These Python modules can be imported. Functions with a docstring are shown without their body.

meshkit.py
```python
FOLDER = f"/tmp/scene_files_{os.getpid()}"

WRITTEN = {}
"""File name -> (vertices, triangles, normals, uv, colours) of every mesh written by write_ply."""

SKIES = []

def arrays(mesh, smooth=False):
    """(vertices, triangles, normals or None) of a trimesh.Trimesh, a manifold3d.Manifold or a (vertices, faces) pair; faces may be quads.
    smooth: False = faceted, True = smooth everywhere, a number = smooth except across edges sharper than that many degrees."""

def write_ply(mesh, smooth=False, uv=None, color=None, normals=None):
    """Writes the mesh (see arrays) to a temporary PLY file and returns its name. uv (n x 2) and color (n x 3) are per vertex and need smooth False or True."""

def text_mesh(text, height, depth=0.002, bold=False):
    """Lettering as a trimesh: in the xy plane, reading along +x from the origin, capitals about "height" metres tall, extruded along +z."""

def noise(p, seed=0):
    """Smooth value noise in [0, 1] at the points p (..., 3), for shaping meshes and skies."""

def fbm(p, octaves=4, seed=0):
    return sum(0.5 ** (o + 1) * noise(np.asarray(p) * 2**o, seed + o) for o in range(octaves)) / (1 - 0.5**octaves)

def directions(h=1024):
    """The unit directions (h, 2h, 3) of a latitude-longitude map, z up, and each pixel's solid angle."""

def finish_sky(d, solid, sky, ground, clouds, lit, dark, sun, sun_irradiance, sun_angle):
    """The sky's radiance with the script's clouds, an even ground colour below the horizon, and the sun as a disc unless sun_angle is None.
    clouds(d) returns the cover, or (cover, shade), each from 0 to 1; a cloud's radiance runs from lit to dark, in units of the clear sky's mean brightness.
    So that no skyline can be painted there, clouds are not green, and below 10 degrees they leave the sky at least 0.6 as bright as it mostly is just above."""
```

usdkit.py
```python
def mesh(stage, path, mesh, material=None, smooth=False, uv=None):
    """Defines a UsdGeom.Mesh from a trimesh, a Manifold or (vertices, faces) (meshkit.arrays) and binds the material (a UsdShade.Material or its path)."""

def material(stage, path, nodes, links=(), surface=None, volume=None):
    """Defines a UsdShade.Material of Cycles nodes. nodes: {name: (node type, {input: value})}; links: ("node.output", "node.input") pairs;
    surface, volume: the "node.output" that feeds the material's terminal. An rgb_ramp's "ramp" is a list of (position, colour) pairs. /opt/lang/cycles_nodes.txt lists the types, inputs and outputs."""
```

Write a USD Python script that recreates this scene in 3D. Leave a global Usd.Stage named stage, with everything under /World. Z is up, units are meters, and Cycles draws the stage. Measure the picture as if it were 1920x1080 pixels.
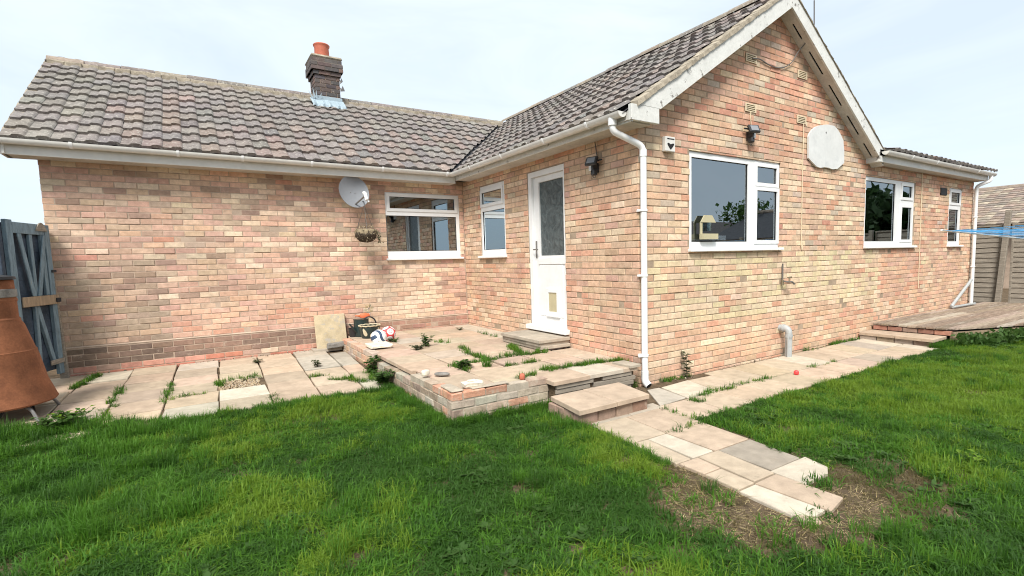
import math, random
import numpy as np, trimesh, shapely, usdkit, meshkit
from shapely.geometry import Polygon, box as sbox
from pxr import Usd, UsdGeom, UsdLux, UsdShade, Sdf, Gf, Vt

stage = Usd.Stage.CreateInMemory()
UsdGeom.SetStageUpAxis(stage, UsdGeom.Tokens.z)
UsdGeom.SetStageMetersPerUnit(stage, 1.0)
world = UsdGeom.Xform.Define(stage, '/World')
stage.SetDefaultPrim(world.GetPrim())
rng = np.random.default_rng(7)
random.seed(7)

# ------------------------------------------------------------------ camera, sky, sun, exposure
CAM_POS = np.array([-3.95032, -4.09282, 1.41132])
YAW, PITCH, ROLL, FPX, PPX, PPY = 0.595628, -0.091979, -0.025033, 968.01, 1031.37, 574.99
EXPOSURE = 1.78
SKY_STRENGTH = 0.05
SUN_INTENSITY, SUN_ANGLE = 0.4, 20.0
SUN_DIR = np.array([-0.55, -0.66, 0.98]); SUN_DIR /= np.linalg.norm(SUN_DIR)
SUN_ELEV, SUN_ROT = math.asin(SUN_DIR[2]), math.atan2(SUN_DIR[0], SUN_DIR[1])

fwd = np.array([math.sin(YAW) * math.cos(PITCH), math.cos(YAW) * math.cos(PITCH), math.sin(PITCH)])
rt = np.array([math.cos(YAW), -math.sin(YAW), 0]); up = np.cross(rt, fwd)
rt, up = math.cos(ROLL) * rt + math.sin(ROLL) * up, -math.sin(ROLL) * rt + math.cos(ROLL) * up


def project(p):
    d = np.asarray(p, float) - CAM_POS
    w = d @ fwd
    return np.stack([PPX + FPX * (d @ rt) / w, PPY - FPX * (d @ up) / w], -1), w


cam = UsdGeom.Camera.Define(stage, '/World/camera')
cam.CreateHorizontalApertureAttr(36.0); cam.CreateVerticalApertureAttr(20.25)
cam.CreateFocalLengthAttr(FPX / 1920 * 36)
cam.CreateHorizontalApertureOffsetAttr(-(PPX - 960) / 1920 * 36)
cam.CreateVerticalApertureOffsetAttr((PPY - 540) / 1920 * 36)
cam.CreateExposureAttr(EXPOSURE)
cam.AddTransformOp().Set(Gf.Matrix4d(*rt, 0, *up, 0, *(-fwd), 0, *CAM_POS, 1))

dome = UsdLux.DomeLight.Define(stage, '/World/sky')
dome.GetPrim().SetCustomDataByKey('kind', 'structure')
dome.GetPrim().SetCustomDataByKey('label', 'pale bright overcast sky with faint streaks of blue')
dome.GetPrim().SetCustomDataByKey('category', 'sky')
skymat = usdkit.material(stage, '/World/Looks/sky', {
    'tc': ('texture_coordinate', {}),
    'map': ('mapping', {'scale': (1.3, 1.3, 4.5), 'rotation': (0.0, 0.12, 0.4)}),
    'n': ('noise_texture', {'scale': 1.7, 'detail': 6, 'roughness': 0.55, 'distortion': 0.6}),
    'ramp': ('rgb_ramp', {'ramp': [(0.34, (0.74, 0.74, 0.74)), (0.66, (1.0, 1.0, 1.0))]}),
    'sep': ('separate_xyz', {}),
    'sky': ('sky_texture', {'sky_type': 'single_scattering', 'sun_disc': False, 'sun_elevation': SUN_ELEV, 'sun_rotation': SUN_ROT, 'aerosol_density': 1.5}),
    'cloud': ('rgb_ramp', {'ramp': [(0.0, (5.3, 5.95, 6.6)), (0.5, (5.55, 6.2, 6.8)), (1.0, (8.2, 8.9, 9.4))]}),
    'mx': ('mix_color', {'use_clamp': False}),
    'bg': ('background_shader', {'strength': SKY_STRENGTH})},
    [('tc.generated', 'map.vector'), ('map.vector', 'n.vector'), ('n.fac', 'ramp.fac'), ('tc.generated', 'sep.vector'), ('sep.z', 'cloud.fac'),
     ('ramp.color', 'mx.fac'), ('sky.color', 'mx.a'), ('cloud.color', 'mx.b'), ('mx.result', 'bg.color')], surface='bg.background')
UsdShade.MaterialBindingAPI.Apply(dome.GetPrim()).Bind(skymat)

sun = UsdLux.DistantLight.Define(stage, '/World/sun')
sun.CreateIntensityAttr(SUN_INTENSITY); sun.CreateAngleAttr(SUN_ANGLE); sun.CreateNormalizeAttr(True)
sun.CreateColorAttr(Gf.Vec3f(1.0, 0.96, 0.9))
zc = SUN_DIR; xc = np.cross([0, 0, 1], zc); xc /= np.linalg.norm(xc); yc = np.cross(zc, xc)
sun.AddTransformOp().Set(Gf.Matrix4d(*xc, 0, *yc, 0, *zc, 0, 0, 0, 20, 1))
sun.GetPrim().SetCustomDataByKey('kind', 'structure')

# ------------------------------------------------------------------ materials
LOOKS = {}


def srgb(r, g, b, k=1.0):
    return tuple(k * (c / 255 / 12.92 if c <= 10 else ((c / 255 + 0.055) / 1.055) ** 2.4) for c in (r, g, b))


def mat(name, base=None, rough=0.8, var=0.18, scale=9.0, fine=90.0, bump=0.0, spec=0.35, metal=0.0, spots=None, stretch=None, coat=0.0, large=0.0, spot_at=(0.6, 0.68), spot_scale=22.0, obj=False):
    """base None: the colour comes from the mesh's own primvar 'tint'."""
    n = {'g': ('geometry', {}), 'mp': ('mapping', {'scale': stretch or (1, 1, 1)}),
         'n1': ('noise_texture', {'scale': scale, 'detail': 5, 'roughness': 0.6}),
         'n2': ('noise_texture', {'scale': fine, 'detail': 3, 'roughness': 0.7}),
         'r1': ('map_range', {'from_min': 0.3, 'from_max': 0.7, 'to_min': 1 - var, 'to_max': 1 + var}),
         'r2': ('map_range', {'from_min': 0.25, 'from_max': 0.75, 'to_min': 1 - var * 0.7, 'to_max': 1 + var * 0.7}),
         'm': ('math', {'math_type': 'multiply'}), 'cv': ('combine_color', {}),
         'mul': ('mix_color', {'blend_type': 'multiply', 'fac': 1.0, 'use_clamp': False}),
         'p': ('principled_bsdf', {'roughness': rough, 'specular_ior_level': spec, 'metallic': metal, 'coat_weight': coat})}
    l = [('g.position', 'mp.vector'), ('mp.vector', 'n1.vector'), ('mp.vector', 'n2.vector'), ('n1.fac', 'r1.value'), ('n2.fac', 'r2.value'),
         ('r1.result', 'm.value1'), ('r2.result', 'm.value2'), ('m.value', 'cv.r'), ('m.value', 'cv.g'), ('m.value', 'cv.b'), ('cv.color', 'mul.b')]
    if base is None:
        n['a'] = ('attribute', {'attribute': 'tint'}); l.append(('a.color', 'mul.a'))
    else:
        n['mul'][1]['a'] = base
    if large:
        n['n5'] = ('noise_texture', {'scale': 1.5, 'detail': 4, 'roughness': 0.6}); n['r5'] = ('map_range', {'from_min': 0.3, 'from_max': 0.7, 'to_min': 1 - large, 'to_max': 1 + large}); n['m5'] = ('math', {'math_type': 'multiply'})
        l = [q for q in l if q[0] != 'm.value'] + [('g.position', 'n5.vector'), ('n5.fac', 'r5.value'), ('r5.result', 'm5.value1'), ('m.value', 'm5.value2'), ('m5.value', 'cv.r'), ('m5.value', 'cv.g'), ('m5.value', 'cv.b')]
    out = 'mul.result'
    if spots is not None:
        n['n3'] = ('noise_texture', {'scale': spot_scale, 'detail': 7, 'roughness': 0.72})
        n['r3'] = ('map_range', {'from_min': spot_at[0], 'from_max': spot_at[1], 'to_min': 0, 'to_max': 1, 'clamp': True})
        n['ms'] = ('mix_color', {'b': spots, 'use_clamp': False})
        l += [('mp.vector', 'n3.vector'), ('n3.fac', 'r3.value'), ('r3.result', 'ms.fac'), (out, 'ms.a')]
        out = 'ms.result'
    l.append((out, 'p.base_color'))
    if bump:
        n['b'] = ('bump', {'strength': 0.7, 'distance': bump})
        l += [('n2.fac', 'b.height'), ('b.normal', 'p.normal')]
    LOOKS[name] = usdkit.material(stage, '/World/Looks/' + name, n, l, surface='p.BSDF')
    return LOOKS[name]


M_brick = mat('brick', None, 0.9, 0.18, 16, 130, bump=0.006, spec=0.15, spots=(0.50, 0.42, 0.33), spot_at=(0.60, 0.80), spot_scale=12, large=0.14)
M_mort = mat('mortar_warm', (0.42, 0.325, 0.25), 0.95, 0.2, 6, 120, bump=0.003, spec=0.1)
M_mortc = mat('mortar_brown', (0.33, 0.255, 0.185), 0.95, 0.2, 6, 120, bump=0.003, spec=0.1)
M_tile = mat('roof_tile', None, 0.92, 0.26, 10, 70, bump=0.004, spec=0.15, spots=(0.40, 0.38, 0.33), spot_at=(0.555, 0.64), spot_scale=30)
M_lichen = mat('lichen_mortar', (0.30, 0.26, 0.2), 0.95, 0.35, 9, 60, bump=0.006, spec=0.1, spots=(0.45, 0.42, 0.33))
M_upvc = mat('white_plastic', (0.73, 0.735, 0.725), 0.38, 0.05, 4, 20, spec=0.5, spots=(0.60, 0.58, 0.52), spot_at=(0.60, 0.85), spot_scale=5)
M_gutter = mat('gutter_plastic', (0.63, 0.62, 0.58), 0.4, 0.08, 3, 14, spec=0.45, spots=(0.45, 0.43, 0.38), spot_at=(0.68, 0.8), spot_scale=5)
M_barge = mat('flaking_white_paint', (0.60, 0.60, 0.565), 0.6, 0.10, 5, 40, spec=0.3, spots=(0.20, 0.185, 0.165), spot_at=(0.615, 0.64), spot_scale=8, bump=0.001)
M_soffit = mat('soffit_paint', (0.50, 0.47, 0.42), 0.8, 0.15, 5, 40, spec=0.2, spots=(0.2, 0.18, 0.16), spot_at=(0.68, 0.76), spot_scale=8)
M_dark = mat('dark_void', (0.015, 0.015, 0.016), 0.9, 0.1)
M_gasket = mat('rubber_gasket', (0.02, 0.02, 0.022), 0.6, 0.1)
M_room = mat('room_plaster', (0.30, 0.30, 0.30), 0.9, 0.06)
M_curt = mat('pale_curtain', (0.45, 0.52, 0.55), 0.9, 0.08)
M_slab = mat('concrete_slab', None, 0.93, 0.15, 9, 150, bump=0.004, spec=0.15, spots=(0.20, 0.165, 0.12), spot_at=(0.60, 0.82), spot_scale=7, large=0.10)
M_soil = mat('soil', (0.12, 0.088, 0.058), 0.97, 0.4, 8, 70, bump=0.02, spec=0.05, spots=(0.2, 0.15, 0.085), spot_at=(0.56, 0.68), spot_scale=30)
M_ground = mat('far_ground', (0.06, 0.09, 0.03), 0.97, 0.3, 2, 20)
M_lead = mat('flashing_tape', (0.29, 0.36, 0.40), 0.5, 0.1, 8, 40)
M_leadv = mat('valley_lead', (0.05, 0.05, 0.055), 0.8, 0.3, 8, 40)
M_terra = mat('terracotta', (0.42, 0.12, 0.07), 0.7, 0.15, 9, 40)
M_fence = mat('weathered_wood', (0.27, 0.235, 0.19), 0.92, 0.3, 5, 40, bump=0.004, spec=0.1, stretch=(6, 1.0, 12), spots=(0.12, 0.11, 0.09), spot_at=(0.58, 0.75), spot_scale=3)
M_deck = mat('weathered_deck', None, 0.9, 0.3, 4, 30, bump=0.004, spec=0.12, stretch=(1, 8, 8), spots=(0.44, 0.39, 0.33), spot_at=(0.54, 0.74), spot_scale=2)
M_blue = mat('worn_blue_paint', (0.15, 0.205, 0.235), 0.75, 0.3, 6, 40, spec=0.2, stretch=(5, 5, 1), spots=(0.22, 0.24, 0.22), spot_at=(0.60, 0.70), spot_scale=6)
M_blued = mat('dark_blue_board', (0.045, 0.06, 0.08), 0.85, 0.35, 6, 40, spec=0.15, spots=(0.10, 0.11, 0.12), spot_at=(0.62, 0.72), spot_scale=7)
M_bare = mat('bare_wood', (0.27, 0.2, 0.13), 0.85, 0.25, 5, 50, stretch=(6, 6, 1))
M_rust = mat('rust', (0.195, 0.075, 0.036), 0.88, 0.30, 4, 60, bump=0.002, spec=0.2, spots=(0.13, 0.05, 0.026), spot_at=(0.55, 0.72), spot_scale=5)
M_iron = mat('dark_iron', (0.03, 0.03, 0.032), 0.6, 0.2, metal=0.3)
M_steel = mat('grey_steel', (0.22, 0.21, 0.2), 0.5, 0.2, metal=0.5)
M_black = mat('black_plastic', (0.02, 0.021, 0.023), 0.45, 0.15, spec=0.5)
M_dish = mat('grey_dish', (0.21, 0.22, 0.235), 0.45, 0.05, 4, 30, spec=0.4)
M_moss = mat('dry_moss', None, 0.95, 0.3, 20, 90, spec=0.1)
M_wire = mat('cable_grey', (0.12, 0.11, 0.10), 0.6, 0.1)
M_beige = mat('beige_plastic', (0.62, 0.52, 0.36), 0.6, 0.08, spec=0.3)
M_plaque = mat('white_board', (0.60, 0.605, 0.585), 0.6, 0.07, 3, 20, spots=(0.46, 0.475, 0.47), spot_at=(0.54, 0.74), spot_scale=3.5)
M_lime = mat('lime_stained_brick', None, 0.95, 0.25, 11, 80, bump=0.006, spec=0.1, spots=(0.43, 0.36, 0.28), spot_at=(0.52, 0.68), spot_scale=11)
M_limem = mat('lime_mortar', (0.38, 0.325, 0.255), 0.95, 0.2, 11, 80, bump=0.005, spec=0.1)
M_stone = mat('yellow_stone', (0.47, 0.385, 0.25), 0.92, 0.2, 7, 90, bump=0.004, spots=(0.38, 0.34, 0.28), spot_at=(0.52, 0.62), spot_scale=9)
M_kerb = mat('grey_weathered_stone', (0.19, 0.175, 0.155), 0.95, 0.3, 9, 60, bump=0.008)
M_glaze = mat('green_glaze', (0.018, 0.032, 0.03), 0.3, 0.2, 6, 40, spec=0.5)
M_cream = mat('cream_glaze', (0.55, 0.48, 0.33), 0.5, 0.15, spec=0.4)
M_orange = mat('orange_plastic', (0.75, 0.17, 0.07), 0.4, 0.1, spec=0.5)
M_red = mat('red_plastic', (0.72, 0.06, 0.06), 0.4, 0.12, spec=0.5)
M_ballw = mat('ball_white', (0.75, 0.75, 0.74), 0.5, 0.12, 20, 60, spec=0.4)
M_ballb = mat('ball_blue', (0.035, 0.06, 0.11), 0.5, 0.2, 20, 60, spec=0.4)
M_ballr = mat('ball_red', (0.60, 0.06, 0.06), 0.5, 0.2, 20, 60, spec=0.4)
M_clear = None
M_blueline = mat('blue_line', (0.06, 0.34, 0.68), 0.5, 0.1, spec=0.4)
M_alu = mat('aluminium', (0.42, 0.44, 0.44), 0.4, 0.1, metal=0.6)
M_brass = mat('old_brass', (0.25, 0.21, 0.14), 0.5, 0.3, 30, 60, metal=0.5)
M_pipe = mat('grey_pipe', (0.36, 0.375, 0.37), 0.5, 0.12, 8, 30, spec=0.4)
M_catflap = mat('cat_flap_tint', (0.46, 0.41, 0.26), 0.35, 0.08, spec=0.5)
M_farroof = mat('far_roof', None, 0.95, 0.25, 5, 30, bump=0.003)
M_gravel = mat('gravel', None, 0.95, 0.2, 30, 90)
M_chip = mat('white_rubble', (0.62, 0.56, 0.45), 0.9, 0.2, 20, 60)
M_bark = mat('bark', (0.08, 0.06, 0.045), 0.95, 0.3, 10, 60, bump=0.01)


def glass_mat(name, tint, ior, rough=0.0, fac_dark=None):
    n = {'f': ('fresnel', {'IOR': ior}), 't': ('transparent_bsdf', {'color': tint}), 'g': ('glossy_bsdf', {'roughness': rough, 'color': (0.84, 0.94, 1.0)}), 'm': ('mix_closure', {})}
    l = [('f.fac', 'm.fac'), ('t.BSDF', 'm.closure1'), ('g.BSDF', 'm.closure2')]
    LOOKS[name] = usdkit.material(stage, '/World/Looks/' + name, n, l, surface='m.closure')
    return LOOKS[name]


M_glass = glass_mat('window_glass', (0.72, 0.78, 0.8), 3.6)
LOOKS['obscured_glass'] = usdkit.material(stage, '/World/Looks/obscured_glass', {
    'g': ('geometry', {}), 'n': ('noise_texture', {'scale': 9, 'detail': 6, 'roughness': 0.65, 'distortion': 1.5}),
    'r': ('rgb_ramp', {'ramp': [(0.35, (0.035, 0.05, 0.055)), (0.6, (0.09, 0.115, 0.12)), (0.75, (0.16, 0.19, 0.19))]}),
    'b': ('bump', {'strength': 0.5, 'distance': 0.01}),
    'p': ('principled_bsdf', {'roughness': 0.22, 'specular_ior_level': 0.6})},
    [('g.position', 'n.vector'), ('n.fac', 'r.fac'), ('r.color', 'p.base_color'), ('n.fac', 'b.height'), ('b.normal', 'p.normal')], surface='p.BSDF')
M_clear = glass_mat('clear_plastic', (0.86, 0.88, 0.80), 1.5, 0.1)


def leaf_mat(name, a, b, dry=None, scale=1.6):
    n = {'g': ('geometry', {}), 'n': ('noise_texture', {'scale': scale, 'detail': 4, 'roughness': 0.6}),
         'r': ('rgb_ramp', {'ramp': [(0.3, a), (0.7, b)]}),
         'rr': ('map_range', {'from_min': 0, 'from_max': 1, 'to_min': 0.45, 'to_max': 1.55}),
         'cv': ('combine_color', {}), 'mul': ('mix_color', {'blend_type': 'multiply', 'fac': 1.0, 'use_clamp': False}),
         'd': ('principled_bsdf', {'roughness': 0.55, 'specular_ior_level': 0.25}), 't': ('translucent_bsdf', {}), 'm': ('mix_closure', {'fac': 0.4})}
    l = [('g.position', 'n.vector'), ('n.fac', 'r.fac'), ('g.random_per_island', 'rr.value'), ('rr.result', 'cv.r'), ('rr.result', 'cv.g'), ('rr.result', 'cv.b'),
         ('r.color', 'mul.a'), ('cv.color', 'mul.b'), ('mul.result', 'd.base_color'), ('mul.result', 't.color'), ('d.BSDF', 'm.closure1'), ('t.BSDF', 'm.closure2')]
    LOOKS[name] = usdkit.material(stage, '/World/Looks/' + name, n, l, surface='m.closure')
    return LOOKS[name]


M_grass = [leaf_mat('grass_deep', (0.075, 0.21, 0.026), (0.105, 0.265, 0.032)),
           leaf_mat('grass_mid', (0.145, 0.38, 0.036), (0.19, 0.44, 0.04)),
           leaf_mat('grass_yellow', (0.28, 0.51, 0.04), (0.36, 0.56, 0.055)),
           leaf_mat('grass_straw', (0.26, 0.22, 0.09), (0.34, 0.27, 0.12))]
M_leaf = leaf_mat('weed_leaf', (0.10, 0.22, 0.045), (0.15, 0.29, 0.06))
M_leafg = leaf_mat('grey_leaf', (0.15, 0.19, 0.09), (0.22, 0.24, 0.13))
M_hedge = leaf_mat('hedge_leaf', (0.06, 0.125, 0.045), (0.10, 0.18, 0.06))

# ------------------------------------------------------------------ helpers
COUNT = {}


def numbered(parent, name):
    k = (parent, name); i = COUNT.get(k, 0); COUNT[k] = i + 1
    return f'{parent}/{name}' if i == 0 else f'{parent}/{name}_{i:03d}'


def pathof(p):
    return '/World' if p is None else str(p.GetPath())


def tag(prim, label=None, cat=None, group=None, kind=None):
    for k, v in (('label', label), ('category', cat), ('group', group), ('kind', kind)):
        if v:
            prim.SetCustomDataByKey(k, v)
    return prim


class MB:
    """Collects vertices and triangles for one mesh."""
    def __init__(self):
        self.v, self.f, self.t, self.n = [], [], [], 0

    def add(self, v, f, tint=None):
        v = np.asarray(v, float); f = np.asarray(f, int)
        if f.shape[1] == 4:
            f = np.vstack([f[:, [0, 1, 2]], f[:, [0, 2, 3]]])
        self.v.append(v); self.f.append(f + self.n); self.n += len(v)
        self.t.append(np.tile(tint if tint is not None else (0.5, 0.5, 0.5), (len(v), 1)))
        return self

    def mesh(self, m, tint=None, mp=None):
        v = np.array(m.vertices)
        return self.add(mp(v) if mp else v, np.array(m.faces), tint)

    def box(self, x0, x1, y0, y1, z0, z1, bevel=0.0, mp=None, tint=None, jit=0.0):
        v, f = bbox(x0, x1, y0, y1, z0, z1, bevel)
        if jit:
            v = v + rng.normal(0, jit, v.shape)
        return self.add(mp(v) if mp else v, f, tint)

    def tube(self, pts, r, seg=10, cap=True, tint=None):
        v, f = tube(pts, r, seg, cap)
        return self.add(v, f, tint)

    def get(self):
        return np.vstack(self.v), np.vstack(self.f), np.vstack(self.t)

    def build(self, name, m, parent=None, label=None, cat=None, group=None, kind=None, smooth=False, tint=False):
        v, f, t = self.get()
        return obj(name, (v, f), m, parent, label, cat, group, kind, smooth, t if tint else None)


def obj(name, vf, m, parent=None, label=None, cat=None, group=None, kind=None, smooth=False, tint=None):
    path = numbered(pathof(parent), name)
    me = usdkit.mesh(stage, path, vf, m, smooth=smooth)
    if tint is not None:
        tint = np.asarray(tint, np.float32)
        if tint.ndim == 1:
            tint = np.tile(tint, (len(me.GetPointsAttr().Get()), 1))
        UsdGeom.PrimvarsAPI(me).CreatePrimvar('tint', Sdf.ValueTypeNames.Color3fArray, 'vertex').Set(Vt.Vec3fArray.FromNumpy(np.ascontiguousarray(tint)))
    return tag(me.GetPrim(), label, cat, group, kind)


def thing(name, loc=(0, 0, 0), label=None, cat=None, group=None, rz=0.0, parent=None):
    x = UsdGeom.Xform.Define(stage, numbered(pathof(parent), name))
    if loc != (0, 0, 0) or rz:
        x.AddTranslateOp().Set(Gf.Vec3d(*map(float, loc)))
        if rz:
            x.AddRotateZOp().Set(math.degrees(rz))
    return tag(x.GetPrim(), label, cat, group)


def copy_of(root, name, loc, rz, label, cat, group=None):
    x = UsdGeom.Xform.Define(stage, numbered('/World', name))
    x.GetPrim().GetReferences().AddInternalReference(root.GetPath())
    x.ClearXformOpOrder()
    x.AddTranslateOp(opSuffix='b').Set(Gf.Vec3d(*loc)); x.AddRotateZOp(opSuffix='b').Set(math.degrees(rz))
    x.GetPrim().SetInstanceable(True)
    return tag(x.GetPrim(), label, cat, group)


QUADS = np.array([[0, 3, 2, 1], [4, 5, 6, 7], [0, 1, 5, 4], [1, 2, 6, 5], [2, 3, 7, 6], [3, 0, 4, 7]])


def bbox(x0, x1, y0, y1, z0, z1, bevel=0.0):
    if bevel <= 0:
        v = np.array([(x0, y0, z0), (x1, y0, z0), (x1, y1, z0), (x0, y1, z0), (x0, y0, z1), (x1, y0, z1), (x1, y1, z1), (x0, y1, z1)], float)
        return v, QUADS
    b = min(bevel, (x1 - x0) / 2.1, (y1 - y0) / 2.1, (z1 - z0) / 2.1)
    pts = []
    for sx in (0, 1):
        for sy in (0, 1):
            for sz in (0, 1):
                c = np.array([(x0, x1)[sx], (y0, y1)[sy], (z0, z1)[sz]], float)
                s = np.array([1 - 2 * sx, 1 - 2 * sy, 1 - 2 * sz]) * b
                for k in range(3):
                    q = c + s; q[k] = c[k]
                    pts.append(q)
    h = trimesh.convex.convex_hull(np.array(pts))
    return np.array(h.vertices), np.array(h.faces)


def tube(pts, r, seg=10, cap=True):
    pts = np.asarray(pts, float); n = len(pts)
    rr = np.full(n, r) if np.ndim(r) == 0 else np.asarray(r, float)
    t = np.gradient(pts, axis=0); t /= np.maximum(np.linalg.norm(t, axis=1, keepdims=True), 1e-9)
    a = np.array([0, 0, 1.0]) if abs(t[0][2]) < 0.9 else np.array([1.0, 0, 0])
    V = []
    ang = np.linspace(0, 2 * np.pi, seg, endpoint=False)
    for i in range(n):
        u = a - t[i] * (a @ t[i]); u /= np.linalg.norm(u); w = np.cross(t[i], u); a = u
        V.append(pts[i] + rr[i] * (np.cos(ang)[:, None] * u + np.sin(ang)[:, None] * w))
    F = []
    for i in range(n - 1):
        for k in range(seg):
            a0, a1 = i * seg + k, i * seg + (k + 1) % seg
            F.append((a0, a1, a1 + seg, a0 + seg))
    V = np.vstack(V); F = np.array(F)
    F = np.vstack([F[:, [0, 1, 2]], F[:, [0, 2, 3]]])
    if cap:
        V = np.vstack([V, pts[0], pts[-1]]); c0, c1 = len(V) - 2, len(V) - 1
        e = [(c0, (k + 1) % seg, k) for k in range(seg)] + [(c1, (n - 1) * seg + k, (n - 1) * seg + (k + 1) % seg) for k in range(seg)]
        F = np.vstack([F, e])
    return V, F


def bend(pts, r, n=5):
    """Rounds the corners of a polyline."""
    pts = [np.asarray(p, float) for p in pts]; out = [pts[0]]
    for a, b, c in zip(pts, pts[1:], pts[2:]):
        d0, d1 = a - b, c - b; l0, l1 = np.linalg.norm(d0), np.linalg.norm(d1)
        k = min(r, l0 * 0.45, l1 * 0.45); p, q = b + d0 / l0 * k, b + d1 / l1 * k
        for t in np.linspace(0, 1, n):
            out.append((1 - t) ** 2 * p + 2 * t * (1 - t) * b + t * t * q)
    return np.array(out + [pts[-1]])


def revolve(profile, seg=24):
    """Lathe of (radius, z) pairs about the z axis."""
    ang = np.linspace(0, 2 * np.pi, seg, endpoint=False)
    V = np.array([(r * math.cos(a), r * math.sin(a), z) for r, z in profile for a in ang]); F = []
    for i in range(len(profile) - 1):
        for k in range(seg):
            a0, a1 = i * seg + k, i * seg + (k + 1) % seg
            F.append((a0, a1, a1 + seg, a0 + seg))
    return V, np.array(F)


def extrude(poly, d0, d1):
    """Shapely polygon in (u, z) extruded over depth d0..d1; vertices returned as (u, z, d)."""
    parts = []
    for g in getattr(poly, 'geoms', [poly]):
        if g.area > 1e-7:
            m = trimesh.creation.extrude_polygon(g, d1 - d0, engine='earcut'); m.apply_translation([0, 0, d0]); parts.append(m)
    m = trimesh.util.concatenate(parts)
    return np.array(m.vertices), np.array(m.faces)


def noise(x, y, s, seed=0):
    x, y = np.broadcast_arrays(np.asarray(x, float), np.asarray(y, float))
    return meshkit.fbm(np.stack([x * s, y * s, np.zeros_like(x)], -1), 3, seed)


# ------------------------------------------------------------------ dimensions
LA, LB, LC = 5.412, 4.378, 9.68
CRS = 0.075
mapA = lambda p: np.stack([p[:, 0], LB - p[:, 2], p[:, 1]], 1)      # local (u, z, d) with d outward
mapC = lambda p: np.stack([p[:, 0], -p[:, 2], p[:, 1]], 1)
mapB = lambda p: np.stack([-p[:, 2], p[:, 0], p[:, 1]], 1)
mapL = lambda p: np.stack([-LA - p[:, 2], p[:, 0], p[:, 1]], 1)
mapR = lambda p: np.stack([LC + p[:, 2], p[:, 0], p[:, 1]], 1)
WIN = {'A': [(-1.375, -0.08, 1.485, 2.56)], 'B': [(2.905, 3.755, 1.485, 2.625), (1.353, 2.24, 0.455, 2.625)],
       'C': [(0.809, 2.622, 1.485, 2.615), (4.986, 6.845, 1.485, 2.615), (8.39, 9.06, 1.485, 2.615)]}
SA, SB = 0.59, 0.665                                                 # roof slopes
roofA = lambda y: 2.90 + SA * (y - 4.03)
roofB = lambda x: 3.10 + SB * x
RIDGE_A_Y, RIDGE_B_X = 6.95, 2.5


def paving_z(y):
    return 0.05 + 0.0336 * (y - 2.0)


def patio_z(y):
    return 0.245 + 0.0095 * y


def ground_z(x, y):
    x, y = np.asarray(x, float), np.asarray(y, float)
    left = np.clip((-2.15 - x) / 0.3, 0, 1) * np.clip((y - 0.3) / 4.1, 0, 1)
    lawn = np.clip((-x - 1.5) / 1.0, 0, 1) + np.clip((x + 0.3) / 1.0, 0, 1)
    return -0.022 + left * 0.128 + 0.012 * (noise(x, y, 0.9, 5) - 0.5) * np.clip(lawn, 0, 1) * np.clip((1.2 - y), 0, 1)


# ------------------------------------------------------------------ ground
def build_ground():
    xs = np.concatenate([[-400, -120, -40, -18], np.arange(-9, 12.01, 0.14), [18, 40, 120, 400]])
    ys = np.concatenate([[-400, -120, -40, -18], np.arange(-9, 5.01, 0.14), [9, 18, 40, 120, 400]])
    X, Y = np.meshgrid(xs, ys, indexing='ij'); Z = ground_z(X, Y)
    V = np.stack([X, Y, Z], -1).reshape(-1, 3); n = len(ys)
    i, j = np.meshgrid(np.arange(len(xs) - 1), np.arange(n - 1), indexing='ij'); a = (i * n + j).ravel()
    obj('ground', (V, np.stack([a, a + n, a + n + 1, a + 1], 1)), M_soil, None, 'dark garden soil under the lawn and beds', 'ground', kind='structure', smooth=True)


build_ground()

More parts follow.
